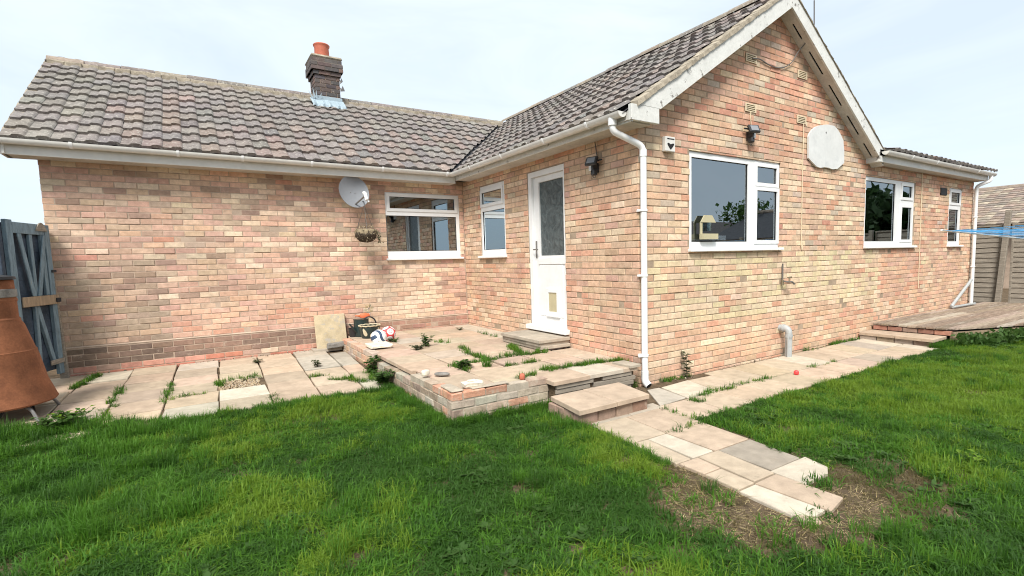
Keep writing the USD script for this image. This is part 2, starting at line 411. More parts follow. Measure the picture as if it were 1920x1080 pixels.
# ------------------------------------------------------------------ the house
house = thing('house', label='brick bungalow with tiled roofs, white windows and a projecting gable', cat='house')
BRICKS = []                                                          # (parent wall, V, F, tint, size in the picture)


def px_area(V):
    p, w = project(V)
    if w.min() < 0.3:
        return 0.0
    a, b = p.min(0), p.max(0)
    if b[0] < 0 or a[0] > 1920 or b[1] < 0 or a[1] > 1080:
        return 0.0
    return float(np.prod(b - a))


def brick_shape(u0, u1, z0, z1, d, c=0.004, depth=0.035):
    j = lambda s=0.0016: rng.normal(0, s)
    u0, u1, z0, z1 = u0 + j(), u1 + j(), z0 + j(0.0008), z1 + j(0.0008); d = d + j(0.002); t = j(0.002)
    V = []
    for dd, ins in ((d - depth, 0), (d - c, 0), (d, c)):
        V += [(u0 + ins, z0 + ins, dd), (u1 - ins, z0 + ins, dd + (t if ins else 0)), (u1 - ins, z1 - ins, dd + (t if ins else 0)), (u0 + ins, z1 - ins, dd)]
    F = [[8, 9, 10, 11]]
    for k in range(4):
        m = (k + 1) % 4
        F += [[k, m, m + 4, k + 4], [k + 4, m + 4, m + 8, k + 8]]
    return np.array(V), np.array(F)


def pick(cols, w):
    c = np.array(cols[rng.choice(len(cols), p=np.array(w) / sum(w))])
    return np.clip(c * rng.normal(1, 0.06) * (1 + rng.normal(0, 0.018, 3)), 0.01, 0.8)


BUFF, CREAM, PINK, ORANGE, RED, BROWN, OLIVE, GREY, PEACH = (0.50, 0.355, 0.235), (0.57, 0.455, 0.315), (0.49, 0.31, 0.225), (0.52, 0.275, 0.175), (0.46, 0.22, 0.15), (0.34, 0.235, 0.17), (0.40, 0.31, 0.215), (0.43, 0.36, 0.285), (0.54, 0.345, 0.225)
BUFF, CREAM, PINK, ORANGE, RED, BROWN, OLIVE, GREY, PEACH = (tuple(k_ * (0.80 * v + 0.20 * (0.3 * c[0] + 0.6 * c[1] + 0.1 * c[2])) for v, k_ in zip(c, (1.17, 1.09, 1.06))) for c in (BUFF, CREAM, PINK, ORANGE, RED, BROWN, OLIVE, GREY, PEACH))


def tone_a(u, z):
    n = noise(u, z * 2, 0.9, 3); q = noise(u * 1, z, 0.6, 8)
    if -1.85 < u < -0.5 and 0.47 < z < 1.42 and not (u < -1.3 and z > 1.2):
        return pick([CREAM, BUFF, PEACH], [6, 2.5, 1])
    if u >= -0.5 and 0.47 < z < 1.25:
        return pick([PINK, BROWN, PEACH], [5, 2, 2])
    if u < -4.3 and z < 1.5 and n > 0.42:
        return pick([OLIVE, BROWN, BUFF, PINK], [5, 2, 2, 1]) * 0.88
    if z < 0.85:
        return pick([PEACH, PINK, ORANGE, BUFF], [4, 4, 2, 1])
    w = 1.4 + 4 * max(0, q - 0.45)
    return pick([BUFF, CREAM, PINK, PEACH, BROWN, OLIVE, RED], [4, 2.2, 3 * w, 1.5, 1, 1.2, 0.15])


def tone_b(u, z):
    n = noise(u * 1.4, z * 2, 1.0, 13)
    if z < 1.5 and n > 0.47:
        return pick([PEACH, PINK, BUFF, ORANGE], [4, 3, 3, 1.2])
    return pick([BUFF, CREAM, PEACH, PINK, ORANGE], [5, 2.2, 3, 1.2, 0.7])


def tone_c(u, z):
    n = noise(u, z * 2.2, 0.8, 23); q = noise(u * 0.7, z * 1.7, 1.1, 31)
    if z > 3.0:
        return pick([ORANGE, RED, PINK, PEACH, GREY, CREAM, BUFF], [4, 1.2, 2.5, 3.5, 1.5, 2, 2])
    if z > 1.45:
        k = 3.2 if q > 0.52 else 0.8
        if u > 6.9 or 2.6 < u < 3.6: k *= 1.4
        return pick([BUFF, CREAM, PEACH, ORANGE, RED, PINK, GREY], [5, 3, 3, 1.1 * k, 0.15 * k, 1.2 * k, 0.8])
    if 5.6 < u < 7.2 and 0.6 < z < 1.4 and n > 0.42:
        return pick([PINK, ORANGE, PEACH, BUFF], [4, 3, 2, 2])
    if u > 7.4:
        return pick([PEACH, BUFF, PINK, CREAM], [4, 3, 3, 1])
    if z < 0.62:
        return pick([PEACH, BUFF, ORANGE, CREAM], [5, 3, 1.6, 1.5])
    return pick([CREAM, BUFF, PEACH, ORANGE, (0.60, 0.49, 0.325)], [5, 2, 0.8, 0.25 if q < 0.5 else 0.8, 4])


def tone_plinth(u, z):
    if z < 0.235:
        return pick([RED, (0.46, 0.19, 0.13), BROWN, CREAM], [5, 4, 1, 0.6])
    k = np.clip((u + 4.6) / 3.0, 0, 1)
    return pick([(0.18, 0.13, 0.105), (0.225, 0.15, 0.12)], [1, 1]) * (1 + 0.55 * k) * np.array([1 + 0.15 * k, 1, 0.95])


def lay_bricks(wall, mp, u0, u1, z0, z1, openings, tone, first=0, d=0.0, clip=None, flip=False, top=None, gap=0.0098):
    rows = int(round((z1 - z0) / CRS + 0.499))
    L = 0.225
    for r in range(rows):
        a, b = z0 + r * CRS, min(z0 + r * CRS + CRS - gap, z1)
        if b - a < 0.02:
            continue
        off = 0.0 if (r + first) % 2 == 0 else -0.1125
        n = int((u1 - u0) / L) + 2
        cells = []
        for k in range(n):
            s = u0 + off + k * L; e = s + L - gap
            if rng.random() < 0.02:
                e -= 0.004
            s, e = max(s, u0), min(e, u1)
            if e - s > 0.02:
                cells.append((s, e))
        for s, e in cells:
            pieces = [(s, e, a, b)]
            for (o0, o1, p0, p1) in openings:
                new = []
                for (q0, q1, r0, r1) in pieces:
                    if q1 <= o0 or q0 >= o1 or r1 <= p0 or r0 >= p1:
                        new.append((q0, q1, r0, r1)); continue
                    if q0 < o0: new.append((q0, o0, r0, r1))
                    if q1 > o1: new.append((o1, q1, r0, r1))
                    m0, m1 = max(q0, o0), min(q1, o1)
                    if r0 < p0: new.append((m0, m1, r0, p0))
                    if r1 > p1: new.append((m0, m1, p1, r1))
                pieces = new
            for (q0, q1, r0, r1) in pieces:
                if q1 - q0 < 0.02 or r1 - r0 < 0.014:
                    continue
                tnt = tone((q0 + q1) / 2, (r0 + r1) / 2)
                if tone in (tone_c, tone_b):
                    tnt = tnt * ((1.0, 1.0, 0.955) if tone is tone_c else (1.0, 1.0, 0.97))   # this wall's bricks are a yellower batch
                if top is not None and r1 > min(top(q0), top(q1)):
                    poly = Polygon([(q0, r0), (q1, r0), (q1, r1), (q0, r1)]).intersection(clip)
                    if poly.area < 2e-4 or poly.geom_type != 'Polygon':
                        continue
                    V, F = extrude(poly, d - 0.035, d + rng.normal(0, 0.001))
                else:
                    V, F = brick_shape(q0, q1, r0, r1, d)
                    F = np.vstack([F[:, [0, 1, 2]], F[:, [0, 2, 3]]])
                V = mp(V)
                BRICKS.append((wall, V, F, tnt, px_area(V)))


def backing(name, mp, poly, m, label, openings, d0=-0.25, d1=-0.0055):
    for (a, b, z0, z1) in openings:
        poly = poly.difference(sbox(a, z0, b, z1))
    V, F = extrude(poly, d0, d1)
    return obj(name, (mp(V), F), m, house, label)


ZS = 2.76
poly_c = Polygon([(0.006, -0.3), (LC - 0.006, -0.3), (LC - 0.006, 2.83), (5.19, 2.83), (2.52, 4.53), (2.49, 4.53), (0.006, 2.84)])
wallA = backing('wall', mapA, sbox(-LA + 0.006, -0.3, -0.25, 2.80), M_mort, 'brick wall behind the satellite dish', [(-1.375, -0.249, 1.485, 2.56)])
obj('lining', (mapA(bbox(-0.249, 0.25, -0.3, 1.484, -0.25, -0.0055)[0]), QUADS), M_mort, house)
obj('lining', (mapA(bbox(-0.0795, 0.25, 1.4845, 2.5595, -0.25, -0.0055)[0]), QUADS), M_mort, house)
obj('lining', (mapA(bbox(-0.249, 0.25, 2.5605, 2.80, -0.25, -0.0055)[0]), QUADS), M_mort, house)
wallB = backing('wall', mapB, sbox(0.251, -0.3, LB - 0.004, 2.80), M_mortc, 'short brick wall with the back door', WIN['B'])
wallC = backing('wall', mapC, poly_c, M_mortc, 'wide brick gable wall with three white windows', WIN['C'])
plinth = obj('plinth', (mapA(bbox(-LA + 0.004, -0.004, 0.0, 0.468, -0.005, 0.0185)[0]), QUADS), M_mort, house)
ledge = Polygon([(0.0, 0.0), (0.025, 0.0), (0.025, 0.004), (0.0, 0.016)])
V, F = extrude(ledge, -LA, -0.002)
obj('plinth_ledge', (np.stack([V[:, 2], LB - V[:, 0], 0.4685 + V[:, 1]], 1), F), M_mort, house)
topc = lambda u: min(2.815 + 0.665 * max(u, 0), 2.815 + 0.665 * max(5.2 - u, 0)) if u < 5.2 else 2.80
clipc = Polygon([(0, -0.3), (LC, -0.3), (LC, 2.80), (5.2, 2.80), (2.6, 4.50), (2.4, 4.50), (0, 2.83)])
lay_bricks(wallA, mapA, -LA + 0.003, -0.003, 0.485, 2.80, WIN['A'], tone_a)
lay_bricks(wallB, mapB, 0.003, LB - 0.002, -0.06, 2.80, WIN['B'], tone_b, first=1)
lay_bricks(wallC, mapC, 0.003, LC - 0.003, -0.06, 4.56, WIN['C'] + [(1.83, 2.055, 3.79, 3.89), (1.83, 2.055, 3.19, 3.29), (2.985, 3.21, 3.79, 3.89), (2.985, 3.21, 3.19, 3.29), (7.94, 8.25, 2.45, 2.59)], tone_c, first=0, clip=clipc, top=topc)
lay_bricks(plinth, mapA, -LA + 0.003, -0.003, 0.01, 0.46, [], tone_plinth, first=1, d=0.024)

# the walls behind, unseen from the garden: plain brick coloured shell
sh = MB()
sh.box(-LA, -LA + 0.25, LB + 0.251, 9.5, -0.3, 2.8); sh.box(-LA, LC, 9.5, 9.75, -0.3, 2.8); sh.box(LC - 0.25, LC, 0.251, 9.499, -0.3, 2.8)
sh.build('outer_wall', M_mort, house)
for x0, mp in ((-LA, mapL),):
    V, F = extrude(Polygon([(LB, 2.801), (9.52, 2.801), (6.95, 4.5)]), -0.25, -0.006)
    obj('gable', (mp(V), F), M_mort, house)
MB().box(-LA + 0.251, LC - 0.251, LB + 0.251, 9.49, 0.38, 0.42).box(0.251, LC - 0.251, 0.251, LB + 0.25, 0.38, 0.42).build('floor', M_room, house)
MB().box(-LA + 0.02, LC - 0.02, LB + 0.02, 9.7, 2.803, 2.83).box(0.02, LC - 0.02, 0.02, LB + 0.019, 2.803, 2.83).build('ceiling', M_room, house)
rw = MB(); rw.box(0.3, 9.3, 4.6, 4.68, 0.421, 2.80); rw.box(-1.9, -1.82, 4.7, 9.4, 0.421, 2.80); rw.box(3.6, 3.68, 0.3, 4.59, 0.421, 2.80); rw.box(7.6, 7.68, 0.3, 4.59, 0.421, 2.80)
rw.build('inner_wall', M_room, house)

# ---- emit the bricks: the 300 largest in view one by one, the rest joined per wall
order = sorted(range(len(BRICKS)), key=lambda i: -BRICKS[i][4])
single = set(order[:300]); rest = {}
for i, (wall, V, F, tnt, _) in enumerate(BRICKS):
    if i in single:
        obj('brick', (V, F), M_brick, wall, tint=tnt)
    else:
        rest.setdefault(str(wall.GetPath()), (wall, MB()))[1].add(V, F, tnt)
for wall, mb in rest.values():
    mb.build('brickwork', M_brick, wall, kind='stuff', tint=True)


# ---- windows and doors
def flat(mp, poly, d0, d1):
    V, F = extrude(poly, d0, d1)
    return mp(V), F


def window(mp, a, b, z0, z1, lights, label, sill=True, d=-0.022, glass=None, name='window'):
    """lights: (u0, u1, z0, z1, opening) of each visible pane."""
    outer = sbox(a + 0.003, z0 + 0.002, b - 0.003, z1 - 0.003)
    w = thing(name, parent=house, label=label)
    fr = outer
    for (l0, l1, y0, y1, op) in lights:
        g = 0.042 if op else 0.0
        fr = fr.difference(sbox(l0 - g, y0 - g, l1 + g, y1 + g))
    obj('frame', flat(mp, fr, d - 0.07, d), M_upvc, w)
    for (l0, l1, y0, y1, op) in lights:
        pane = sbox(l0, y0, l1, y1); e = d - 0.012
        if op:
            ring = sbox(l0 - 0.047, y0 - 0.047, l1 + 0.047, y1 + 0.047).difference(pane)
            obj('sash', flat(mp, ring, d - 0.06, d + 0.013), M_upvc, w)
            e = d - 0.002
        ring = sbox(l0 - 0.001, y0 - 0.001, l1 + 0.001, y1 + 0.001).difference(sbox(l0 + 0.007, y0 + 0.007, l1 - 0.007, y1 - 0.007))
        obj('gasket', flat(mp, ring, e - 0.02, e - 0.004), M_gasket, w)
        obj('pane', flat(mp, sbox(l0 + 0.002, y0 + 0.002, l1 - 0.002, y1 - 0.002), e - 0.016, e - 0.012), glass or M_glass, w)
    if sill:
        V, F = bbox(a - 0.025, b + 0.03, z0 - 0.032, z0 + 0.0015, -0.03, 0.055, 0.006)
        obj('sill', (mp(V), F), M_upvc, w)
    return w


window(mapA, *WIN['A'][0], [(-1.30, -0.165, 2.30, 2.49, True), (-1.424, -0.14, 1.60, 2.185, False)], 'wide two pane white window under the eave in the corner')
window(mapB, *WIN['B'][0], [(3.025, 3.70, 2.335, 2.52, True), (2.965, 3.71, 1.585, 2.215, False)], 'narrow white window left of the back door')
wc1 = window(mapC, *WIN['C'][0], [(0.868, 1.945, 1.57, 2.55, False), (2.125, 2.56, 2.335, 2.54, True), (2.125, 2.575, 1.59, 2.235, True)], 'large three pane white window nearest the corner downpipe')
wc2 = window(mapC, *WIN['C'][1], [(5.05, 6.11, 1.57, 2.55, False), (6.36, 6.745, 2.34, 2.535, True), (6.355, 6.745, 1.60, 2.165, True)], 'three pane white window below the flat eave')
window(mapC, *WIN['C'][2], [(8.53, 8.99, 2.335, 2.535, True), (8.475, 8.96, 1.565, 2.20, False)], 'slim white window near the far right downpipe')

door = thing('back_door', parent=house, label='white back door with obscured glass and cat flap')
a, b, z0, z1 = WIN['B'][1]
dd = -0.035
fr = sbox(a + 0.003, z0 + 0.03, b - 0.003, z1 - 0.003).difference(sbox(a + 0.028, z0 + 0.085, b - 0.085, z1 - 0.075))
obj('door_frame', flat(mapB, fr, dd - 0.08, dd + 0.022), M_upvc, door)
leaf = sbox(a + 0.031, z0 + 0.088, b - 0.088, z1 - 0.078).difference(sbox(1.44, 1.46, 2.02, 2.47))
obj('door_leaf', flat(mapB, leaf, dd - 0.06, dd - 0.012), M_upvc, door)
obj('pane', flat(mapB, sbox(1.442, 1.462, 2.018, 2.468), dd - 0.042, dd - 0.034), LOOKS['obscured_glass'], door)
V, F = bbox(1.47, 2.03, 0.62, 1.33, dd - 0.02, dd - 0.006, 0.004); obj('lower_panel', (mapB(V), F), M_upvc, door)
V, F = bbox(1.40, 2.05, 1.34, 1.43, dd - 0.02, dd + 0.0, 0.004); obj('mid_rail', (mapB(V), F), M_upvc, door)
V, F = bbox(a - 0.06, b + 0.03, z0 - 0.035, z0 + 0.029, -0.06, 0.075, 0.006); obj('threshold', (mapB(V), F), M_upvc, door)
fl = sbox(1.555, 0.62, 1.865, 1.0).difference(sbox(1.61, 0.69, 1.81, 0.955))
cf = obj('cat_flap', flat(mapB, fl, dd - 0.008, dd + 0.012), M_upvc, door)
obj('flap', flat(mapB, sbox(1.6105, 0.6905, 1.8095, 0.9545), dd - 0.006, dd + 0.002), M_catflap, cf)
hb = MB(); V, F = bbox(2.085, 2.118, 1.43, 1.67, dd - 0.012, dd + 0.0, 0.004); hb.add(mapB(V), F)
hb.tube(mapB(np.array([(2.10, 1.55, dd), (2.10, 1.55, dd + 0.045), (2.03, 1.548, dd + 0.05), (1.99, 1.546, dd + 0.048)])), 0.009, 8)
hb.build('handle', M_steel, door)

# curtains seen behind the glass
cu = MB()
for (x0, x1) in ((2.32, 2.66), (1.86, 2.06), (6.1, 6.2), (6.62, 6.9)):
    xs = np.linspace(x0, x1, 28); ys = 0.32 + 0.03 * np.sin(xs * 55)
    V = np.vstack([np.stack([xs, ys, np.full_like(xs, 1.2)], 1), np.stack([xs, ys, np.full_like(xs, 2.7)], 1)])
    k = np.arange(len(xs) - 1); n = len(xs)
    cu.add(V, np.stack([k, k + 1, k + 1 + n, k + n], 1))
cu.build('curtain', M_curt, house)
MB().box(0.9, 0.93, 4.0, 4.55, 0.43, 2.45).build('inner_door', M_upvc, house)

# ---- eaves: fascia, soffit, gutters
XV, YV = -0.27, 4.08                                                 # fascia faces of the short wall and of the wing
MB().box(-5.66, XV, YV, YV + 0.02, 2.715, 2.875, 0.003).build('fascia', M_gutter, house, 'long white fascia of the left wing')
MB().box(XV, XV + 0.02, -0.195, YV - 0.001, 2.76, 2.875, 0.003).build('fascia', M_barge, house, 'flaking white fascia over the back door')
MB().box(-5.66, XV + 0.02, YV + 0.021, LB + 0.02, 2.72, 2.735).build('soffit', M_soffit, house)
MB().box(XV + 0.021, 0.03, -0.15, YV + 0.02, 2.765, 2.78).build('soffit', M_soffit, house)
MB().box(5.16, LC + 0.12, -0.2, -0.18, 2.80, 2.945, 0.003).build('fascia', M_gutter, house, 'white fascia of the right wing')
MB().box(5.16, LC + 0.10, -0.179, 0.02, 2.805, 2.82).build('soffit', M_soffit, house)


def gutter(p0, p1, r=0.056, outs=(0, 0, 0), tilt=0.0):
    p0, p1 = np.array(p0, float), np.array(p1, float); t = (p1 - p0) / np.linalg.norm(p1 - p0); s = np.cross(t, [0, 0, 1.0])
    ang = np.linspace(math.pi, 2 * math.pi, 11)
    prof = [(r * math.cos(q), r * math.sin(q)) for q in ang] + [((r - 0.004) * math.cos(q), (r - 0.004) * math.sin(q)) for q in ang[::-1]]
    n = len(prof); V = [p + s * c + np.array([0, 0, h]) for p in (p0, p1) for c, h in prof]
    F = [(k, (k + 1) % n, (k + 1) % n + n, k + n) for k in range(n)]
    mb = MB().add(np.array(V), np.array(F))
    for p in (p0, p1):
        cap = np.array([p] + [p + s * r * math.cos(q) + np.array([0, 0, r * math.sin(q)]) for q in ang]); mb.add(cap, np.array([(0, k, k + 1) for k in range(1, len(cap) - 1)]))
    return mb, t, s


def collar(p, t, s, r=0.062, w=0.03):
    ang = np.linspace(math.pi * 0.97, 2.03 * math.pi, 12); V, F = [], []
    for q in (-w / 2, w / 2):
        for rr in (r, r - 0.007):
            V += [p + t * q + s * rr * math.cos(k) + np.array([0, 0, rr * math.sin(k)]) for k in ang]
    n = len(ang)
    for k in range(n - 1):
        F += [(k, k + 1, 2 * n + k + 1, 2 * n + k), (k, k + 1, n + k + 1, n + k), (2 * n + k, 2 * n + k + 1, 3 * n + k + 1, 3 * n + k)]
    return np.array(V), np.array(F)


GA0, GA1 = (-5.78, 4.018, 2.872), (-0.33, 4.018, 2.868)
for p0, p1, brs, lab in ((GA0, GA1, (-5.05, -4.05, -3.35, -2.5, -1.5, -0.45), 'white gutter along the left wing'), ((-0.335, -0.13, 2.862), (-0.335, 4.07, 2.872), (0.4, 1.25, 2.3, 3.3), 'white gutter above the back door'),
                         ((5.02, -0.262, 2.955), (LC + 0.22, -0.262, 2.945), (5.9, 6.9, 7.9, 8.9), 'white gutter along the right wing')):
    mb, t, s = gutter(p0, p1)
    g = mb.build('gutter', M_gutter, house, lab, smooth=40)
    for q in brs:
        p = np.array(p0) + (np.array(p1) - np.array(p0)) * ((q - (p0[0] if abs(t[0]) > 0.5 else p0[1])) / ((p1[0] - p0[0]) if abs(t[0]) > 0.5 else (p1[1] - p0[1])))
        obj('bracket', collar(p, t, s), M_upvc, g, smooth=40)

# boxed eave end, bargeboards, gable soffit
bx = MB(); bx.box(-0.285, 0.11, -0.205, -0.16, 2.775, 2.93, 0.003); bx.build('eave_box', M_barge, house)
MB().box(-0.285, 0.02, -0.159, -0.02, 2.779, 2.785).build('soffit', M_soffit, house)
AX = 2.5
low = lambda x: 2.842 + SB * (x if x < AX else 2 * AX - x)
left = Polygon([(-0.178, 2.932), (0.112, 2.932), (0.13, low(0.13)), (AX - 0.0015, low(AX)), (AX - 0.0015, low(AX) + 0.205)])
right = Polygon([(AX + 0.0015, low(AX)), (4.93, low(4.93)), (5.14, low(5.1) + 0.12), (5.14, low(5.14) + 0.205), (AX + 0.0015, low(AX) + 0.205)])
obj('bargeboard', flat(mapC, left, 0.18, 0.205), M_barge, house)
obj('bargeboard', flat(mapC, right, 0.18, 0.205), M_barge, house)
# gable soffit boards with real slots on the right rake
def rake(u0, u1, d0, d1, side, z_off=0.012, th=0.012):
    """A strip of soffit under a rake, between distances u0..u1 along x from the apex and depths d0..d1."""
    V = []
    for (uu, dp) in ((u0, d0), (u1, d0), (u1, d1), (u0, d1)):
        x = AX + side * uu
        for dz in (0, th):
            V.append((x, -dp, low(x) + z_off + dz))
    V = np.array(V)[[0, 2, 4, 6, 1, 3, 5, 7]]
    return V, QUADS
so = MB()
slots = [(0.20, 0.42), (0.60, 0.96), (1.13, 1.49), (1.66, 2.02), (2.18, 2.50)]
so.add(*rake(0.002, 2.66, 0.0, 0.082, 1)); so.add(*rake(0.002, 2.66, 0.104, 0.179, 1))
e = 0.002
for s0, s1 in slots + [(2.66, 2.66)]:
    so.add(*rake(e, s0, 0.0825, 0.1035, 1)); e = s1
so.build('gable_soffit', M_soffit, house)
MB().add(*rake(0.002, 2.62, 0.0, 0.179, -1)).build('gable_soffit', M_soffit, house)
MB().add(*rake(0.002, 2.66, 0.0, 0.179, 1, 0.05)).build('soffit_backing', M_dark, house)
V, F = bbox(4.97, 5.15, 2.80, 2.99, 0.0, 0.205, 0.003)
obj('eave_box', (mapC(V), F), M_barge, house)

# ---- roofs
GAUGE, COVER, TH = 0.302, 0.2035, 0.036
TILES = []


def tile_shape(w=COVER, L=GAUGE + 0.06):
    prof = [(0.0, 0.0), (0.004, -0.001), (0.082, -0.001), (0.092, 0.002), (0.106, 0.015), (0.114, 0.019), (0.15, 0.021), (0.184, 0.019), (0.194, 0.014), (w + 0.004, 0.003)]
    V, F = [], []
    n = len(prof)
    for (s, lift) in ((0.0, TH + 0.004), (L, 0.004), (0.0, TH + 0.004), (0.004, -0.006)):
        V += [(x, s, h + lift) for x, h in prof]
    for k in range(n - 1):
        F += [(k, k + 1, n + k + 1, n + k), (3 * n + k, 3 * n + k + 1, 2 * n + k + 1, 2 * n + k)]
    V = np.array(V)
    return V, np.array([[f[0], f[1], f[2]] for f in F] + [[f[0], f[2], f[3]] for f in F])


def lay_tiles(roof, origin, udir, sdir, ncol, nrow, keep, tone, cut=None):
    udir, sdir = np.array(udir, float), np.array(sdir, float) / np.linalg.norm(sdir); nd = np.cross(udir, sdir)
    if nd[2] < 0: nd = -nd
    V0, F0 = tile_shape()
    for r in range(nrow):
        for c in range(ncol):
            o = np.array(origin) + udir * c * COVER + sdir * r * GAUGE
            mid = o + udir * COVER / 2 + sdir * GAUGE / 2
            if not keep(mid):
                continue
            ry, dz = rng.normal(0, 0.010), rng.normal(0, 0.0022)
            V = o + (V0[:, :1] + V0[:, 1:2] * ry) * udir + (V0[:, 1:2] + rng.normal(0, 0.003)) * sdir + (V0[:, 2:] + dz) * nd
            F = F0
            if cut is not None:
                m = trimesh.intersections.slice_mesh_plane(trimesh.Trimesh(V, F, process=False), cut[1], cut[0])
                if len(m.faces) == 0:
                    continue
                V, F = np.array(m.vertices), np.array(m.faces)
            TILES.append((roof, V, F, tone(c, r), px_area(V) * 0.8))


TG, TBR, TR, TO, TD = (0.178, 0.160, 0.149), (0.185, 0.16, 0.145), (0.21, 0.166, 0.146), (0.188, 0.170, 0.151), (0.163, 0.148, 0.14)


def tone_ra(c, r):
    if r > 7: return pick([TO, TG, TBR], [3, 2, 3])
    if c < 4: return pick([TO, TG, TBR], [3, 2, 2])
    if r < 7 and c % 2 == 1 and rng.random() < 0.5: return pick([TR], [1])
    return pick([TG, TBR, TR, TD], [4, 4, 1, 2])


def tone_rb(c, r):
    return pick([TBR, TG, TD, TR], [4, 3, 2, 0.6]) * 0.92


roof1 = obj('roof', (np.array([(-5.62, 4.04, roofA(4.04) - 0.03), (3.2, 4.04, roofA(4.04) - 0.03), (3.2, RIDGE_A_Y, roofA(RIDGE_A_Y) - 0.03), (-5.62, RIDGE_A_Y, roofA(RIDGE_A_Y) - 0.03), (-5.62, 9.86, roofA(4.04) - 0.03), (3.2, 9.86, roofA(4.04) - 0.03)]),
                        np.array([(0, 1, 2, 3), (3, 2, 5, 4)])), M_leadv, house, 'tiled roof of the left wing')
roof2 = obj('roof', (np.array([(-0.34, -0.14, roofB(-0.34) - 0.03), (-0.34, 9.6, roofB(-0.34) - 0.03), (AX, 9.6, roofB(AX) - 0.03), (AX, -0.14, roofB(AX) - 0.03), (5.33, 9.6, roofB(-0.33) - 0.03), (5.33, -0.14, roofB(-0.33) - 0.03)]),
                        np.array([(0, 1, 2, 3), (3, 2, 4, 5)])), M_leadv, house, 'tiled roof of the projecting gable')
# valley: a line from the inner eave corner up to where the ridges meet
v0, v1 = np.array([-0.35, 3.975, 2.87]), np.array([2.25, 6.91, 4.60])
vd = (v1 - v0)[:2] / np.linalg.norm((v1 - v0)[:2]); vn = np.array([vd[1], -vd[0], 0])   # towards the gable roof (+x)
sA = np.array([0, 1, SA]); sB = np.array([1, 0, SB])
lay_tiles(roof1, (-5.63, 4.0, roofA(4.0) - 0.012), (1, 0, 0), sA, 41, 12, lambda m: (m[:2] - v0[:2]) @ vn[:2] < 0.05, tone_ra, (v0 - vn * 0.045, -vn))
lay_tiles(roof2, (-0.37, -0.12, roofB(-0.37) - 0.012), (0, 1, 0), sB, 36, 12, lambda m: (m[:2] - v0[:2]) @ vn[:2] > -0.05 and m[0] < AX, tone_rb, (v0 + vn * 0.045, vn))
lay_tiles(roof2, (5.37, -0.12, roofB(-0.37) - 0.012), (0, 1, 0), (-1, 0, SB), 3, 12, lambda m: m[0] > AX, tone_rb)
SW = 0.27
roof3 = obj('roof', (np.array([(5.17, -0.24, 2.975), (LC + 0.25, -0.24, 2.975), (LC + 0.25, 3.4, 2.975 + 3.64 * SW), (5.17, 3.4, 2.975 + 3.64 * SW), (LC + 0.25, 9.6, 2.9), (5.17, 9.6, 2.9)]), np.array([(0, 1, 2, 3), (3, 2, 4, 5)])), M_leadv, house, 'low pitched tiled roof of the right wing')
lay_tiles(roof3, (5.22, -0.31, 2.968), (1, 0, 0), (0, 1, SW), 23, 4, lambda m: True, tone_rb)
order = sorted(range(len(TILES)), key=lambda i: -TILES[i][4]); single = set(order[:300]); rest = {}
for i, (roof, V, F, tnt, _) in enumerate(TILES):
    if i in single:
        obj('tile', (V, F), M_tile, roof, tint=tnt, smooth=True)
    else:
        rest.setdefault(str(roof.GetPath()), (roof, MB()))[1].add(V, F, tnt)
for roof, mb in rest.values():
    mb.build('tiling', M_tile, roof, kind='stuff', tint=True, smooth=True)
# valley lead
V = np.array([v0 - vn * 0.12 + (0, 0, 0.0), v0 + (0, 0, -0.035), v0 + vn * 0.12, v1 + vn * 0.12, v1 + (0, 0, -0.035), v1 - vn * 0.12]) + (0, 0, 0.012)
obj('valley', (V, np.array([(0, 1, 4, 5), (1, 2, 3, 4)])), M_leadv, house)


def ridge_tiles(roof, p0, p1, n, r=0.115):
    p0, p1 = np.array(p0, float), np.array(p1, float); t = (p1 - p0) / n; tl = t / np.linalg.norm(t); s = np.cross(tl, [0, 0, 1.0]); ang = np.linspace(0.12, math.pi - 0.12, 9)
    for k in range(n):
        a, b = p0 + t * (k + 0.012), p0 + t * (k + 0.988); dz = rng.normal(0, 0.004)
        V = [q + s * rr * math.cos(w) + np.array([0, 0, rr * math.sin(w) * 0.95 + dz]) for q in (a, b) for rr in (r, r - 0.018) for w in ang]
        n9 = 9; F = []
        for i in range(n9 - 1):
            F += [(i, i + 1, 2 * n9 + i + 1, 2 * n9 + i), (i, i + 1, n9 + i + 1, n9 + i), (2 * n9 + i, 2 * n9 + i + 1, 3 * n9 + i + 1, 3 * n9 + i)]
        obj('ridge_tile', (np.array(V), np.array(F)), M_tile, roof, tint=pick([TO, TBR, (0.25, 0.21, 0.165)], [2, 2, 3]))


ridge_tiles(roof1, (-5.62, RIDGE_A_Y, roofA(RIDGE_A_Y) - 0.035), (2.28, RIDGE_A_Y, roofA(RIDGE_A_Y) - 0.035), 18)
ridge_tiles(roof2, (AX, -0.17, roofB(AX) - 0.045), (AX, 7.2, roofB(AX) - 0.045), 17)
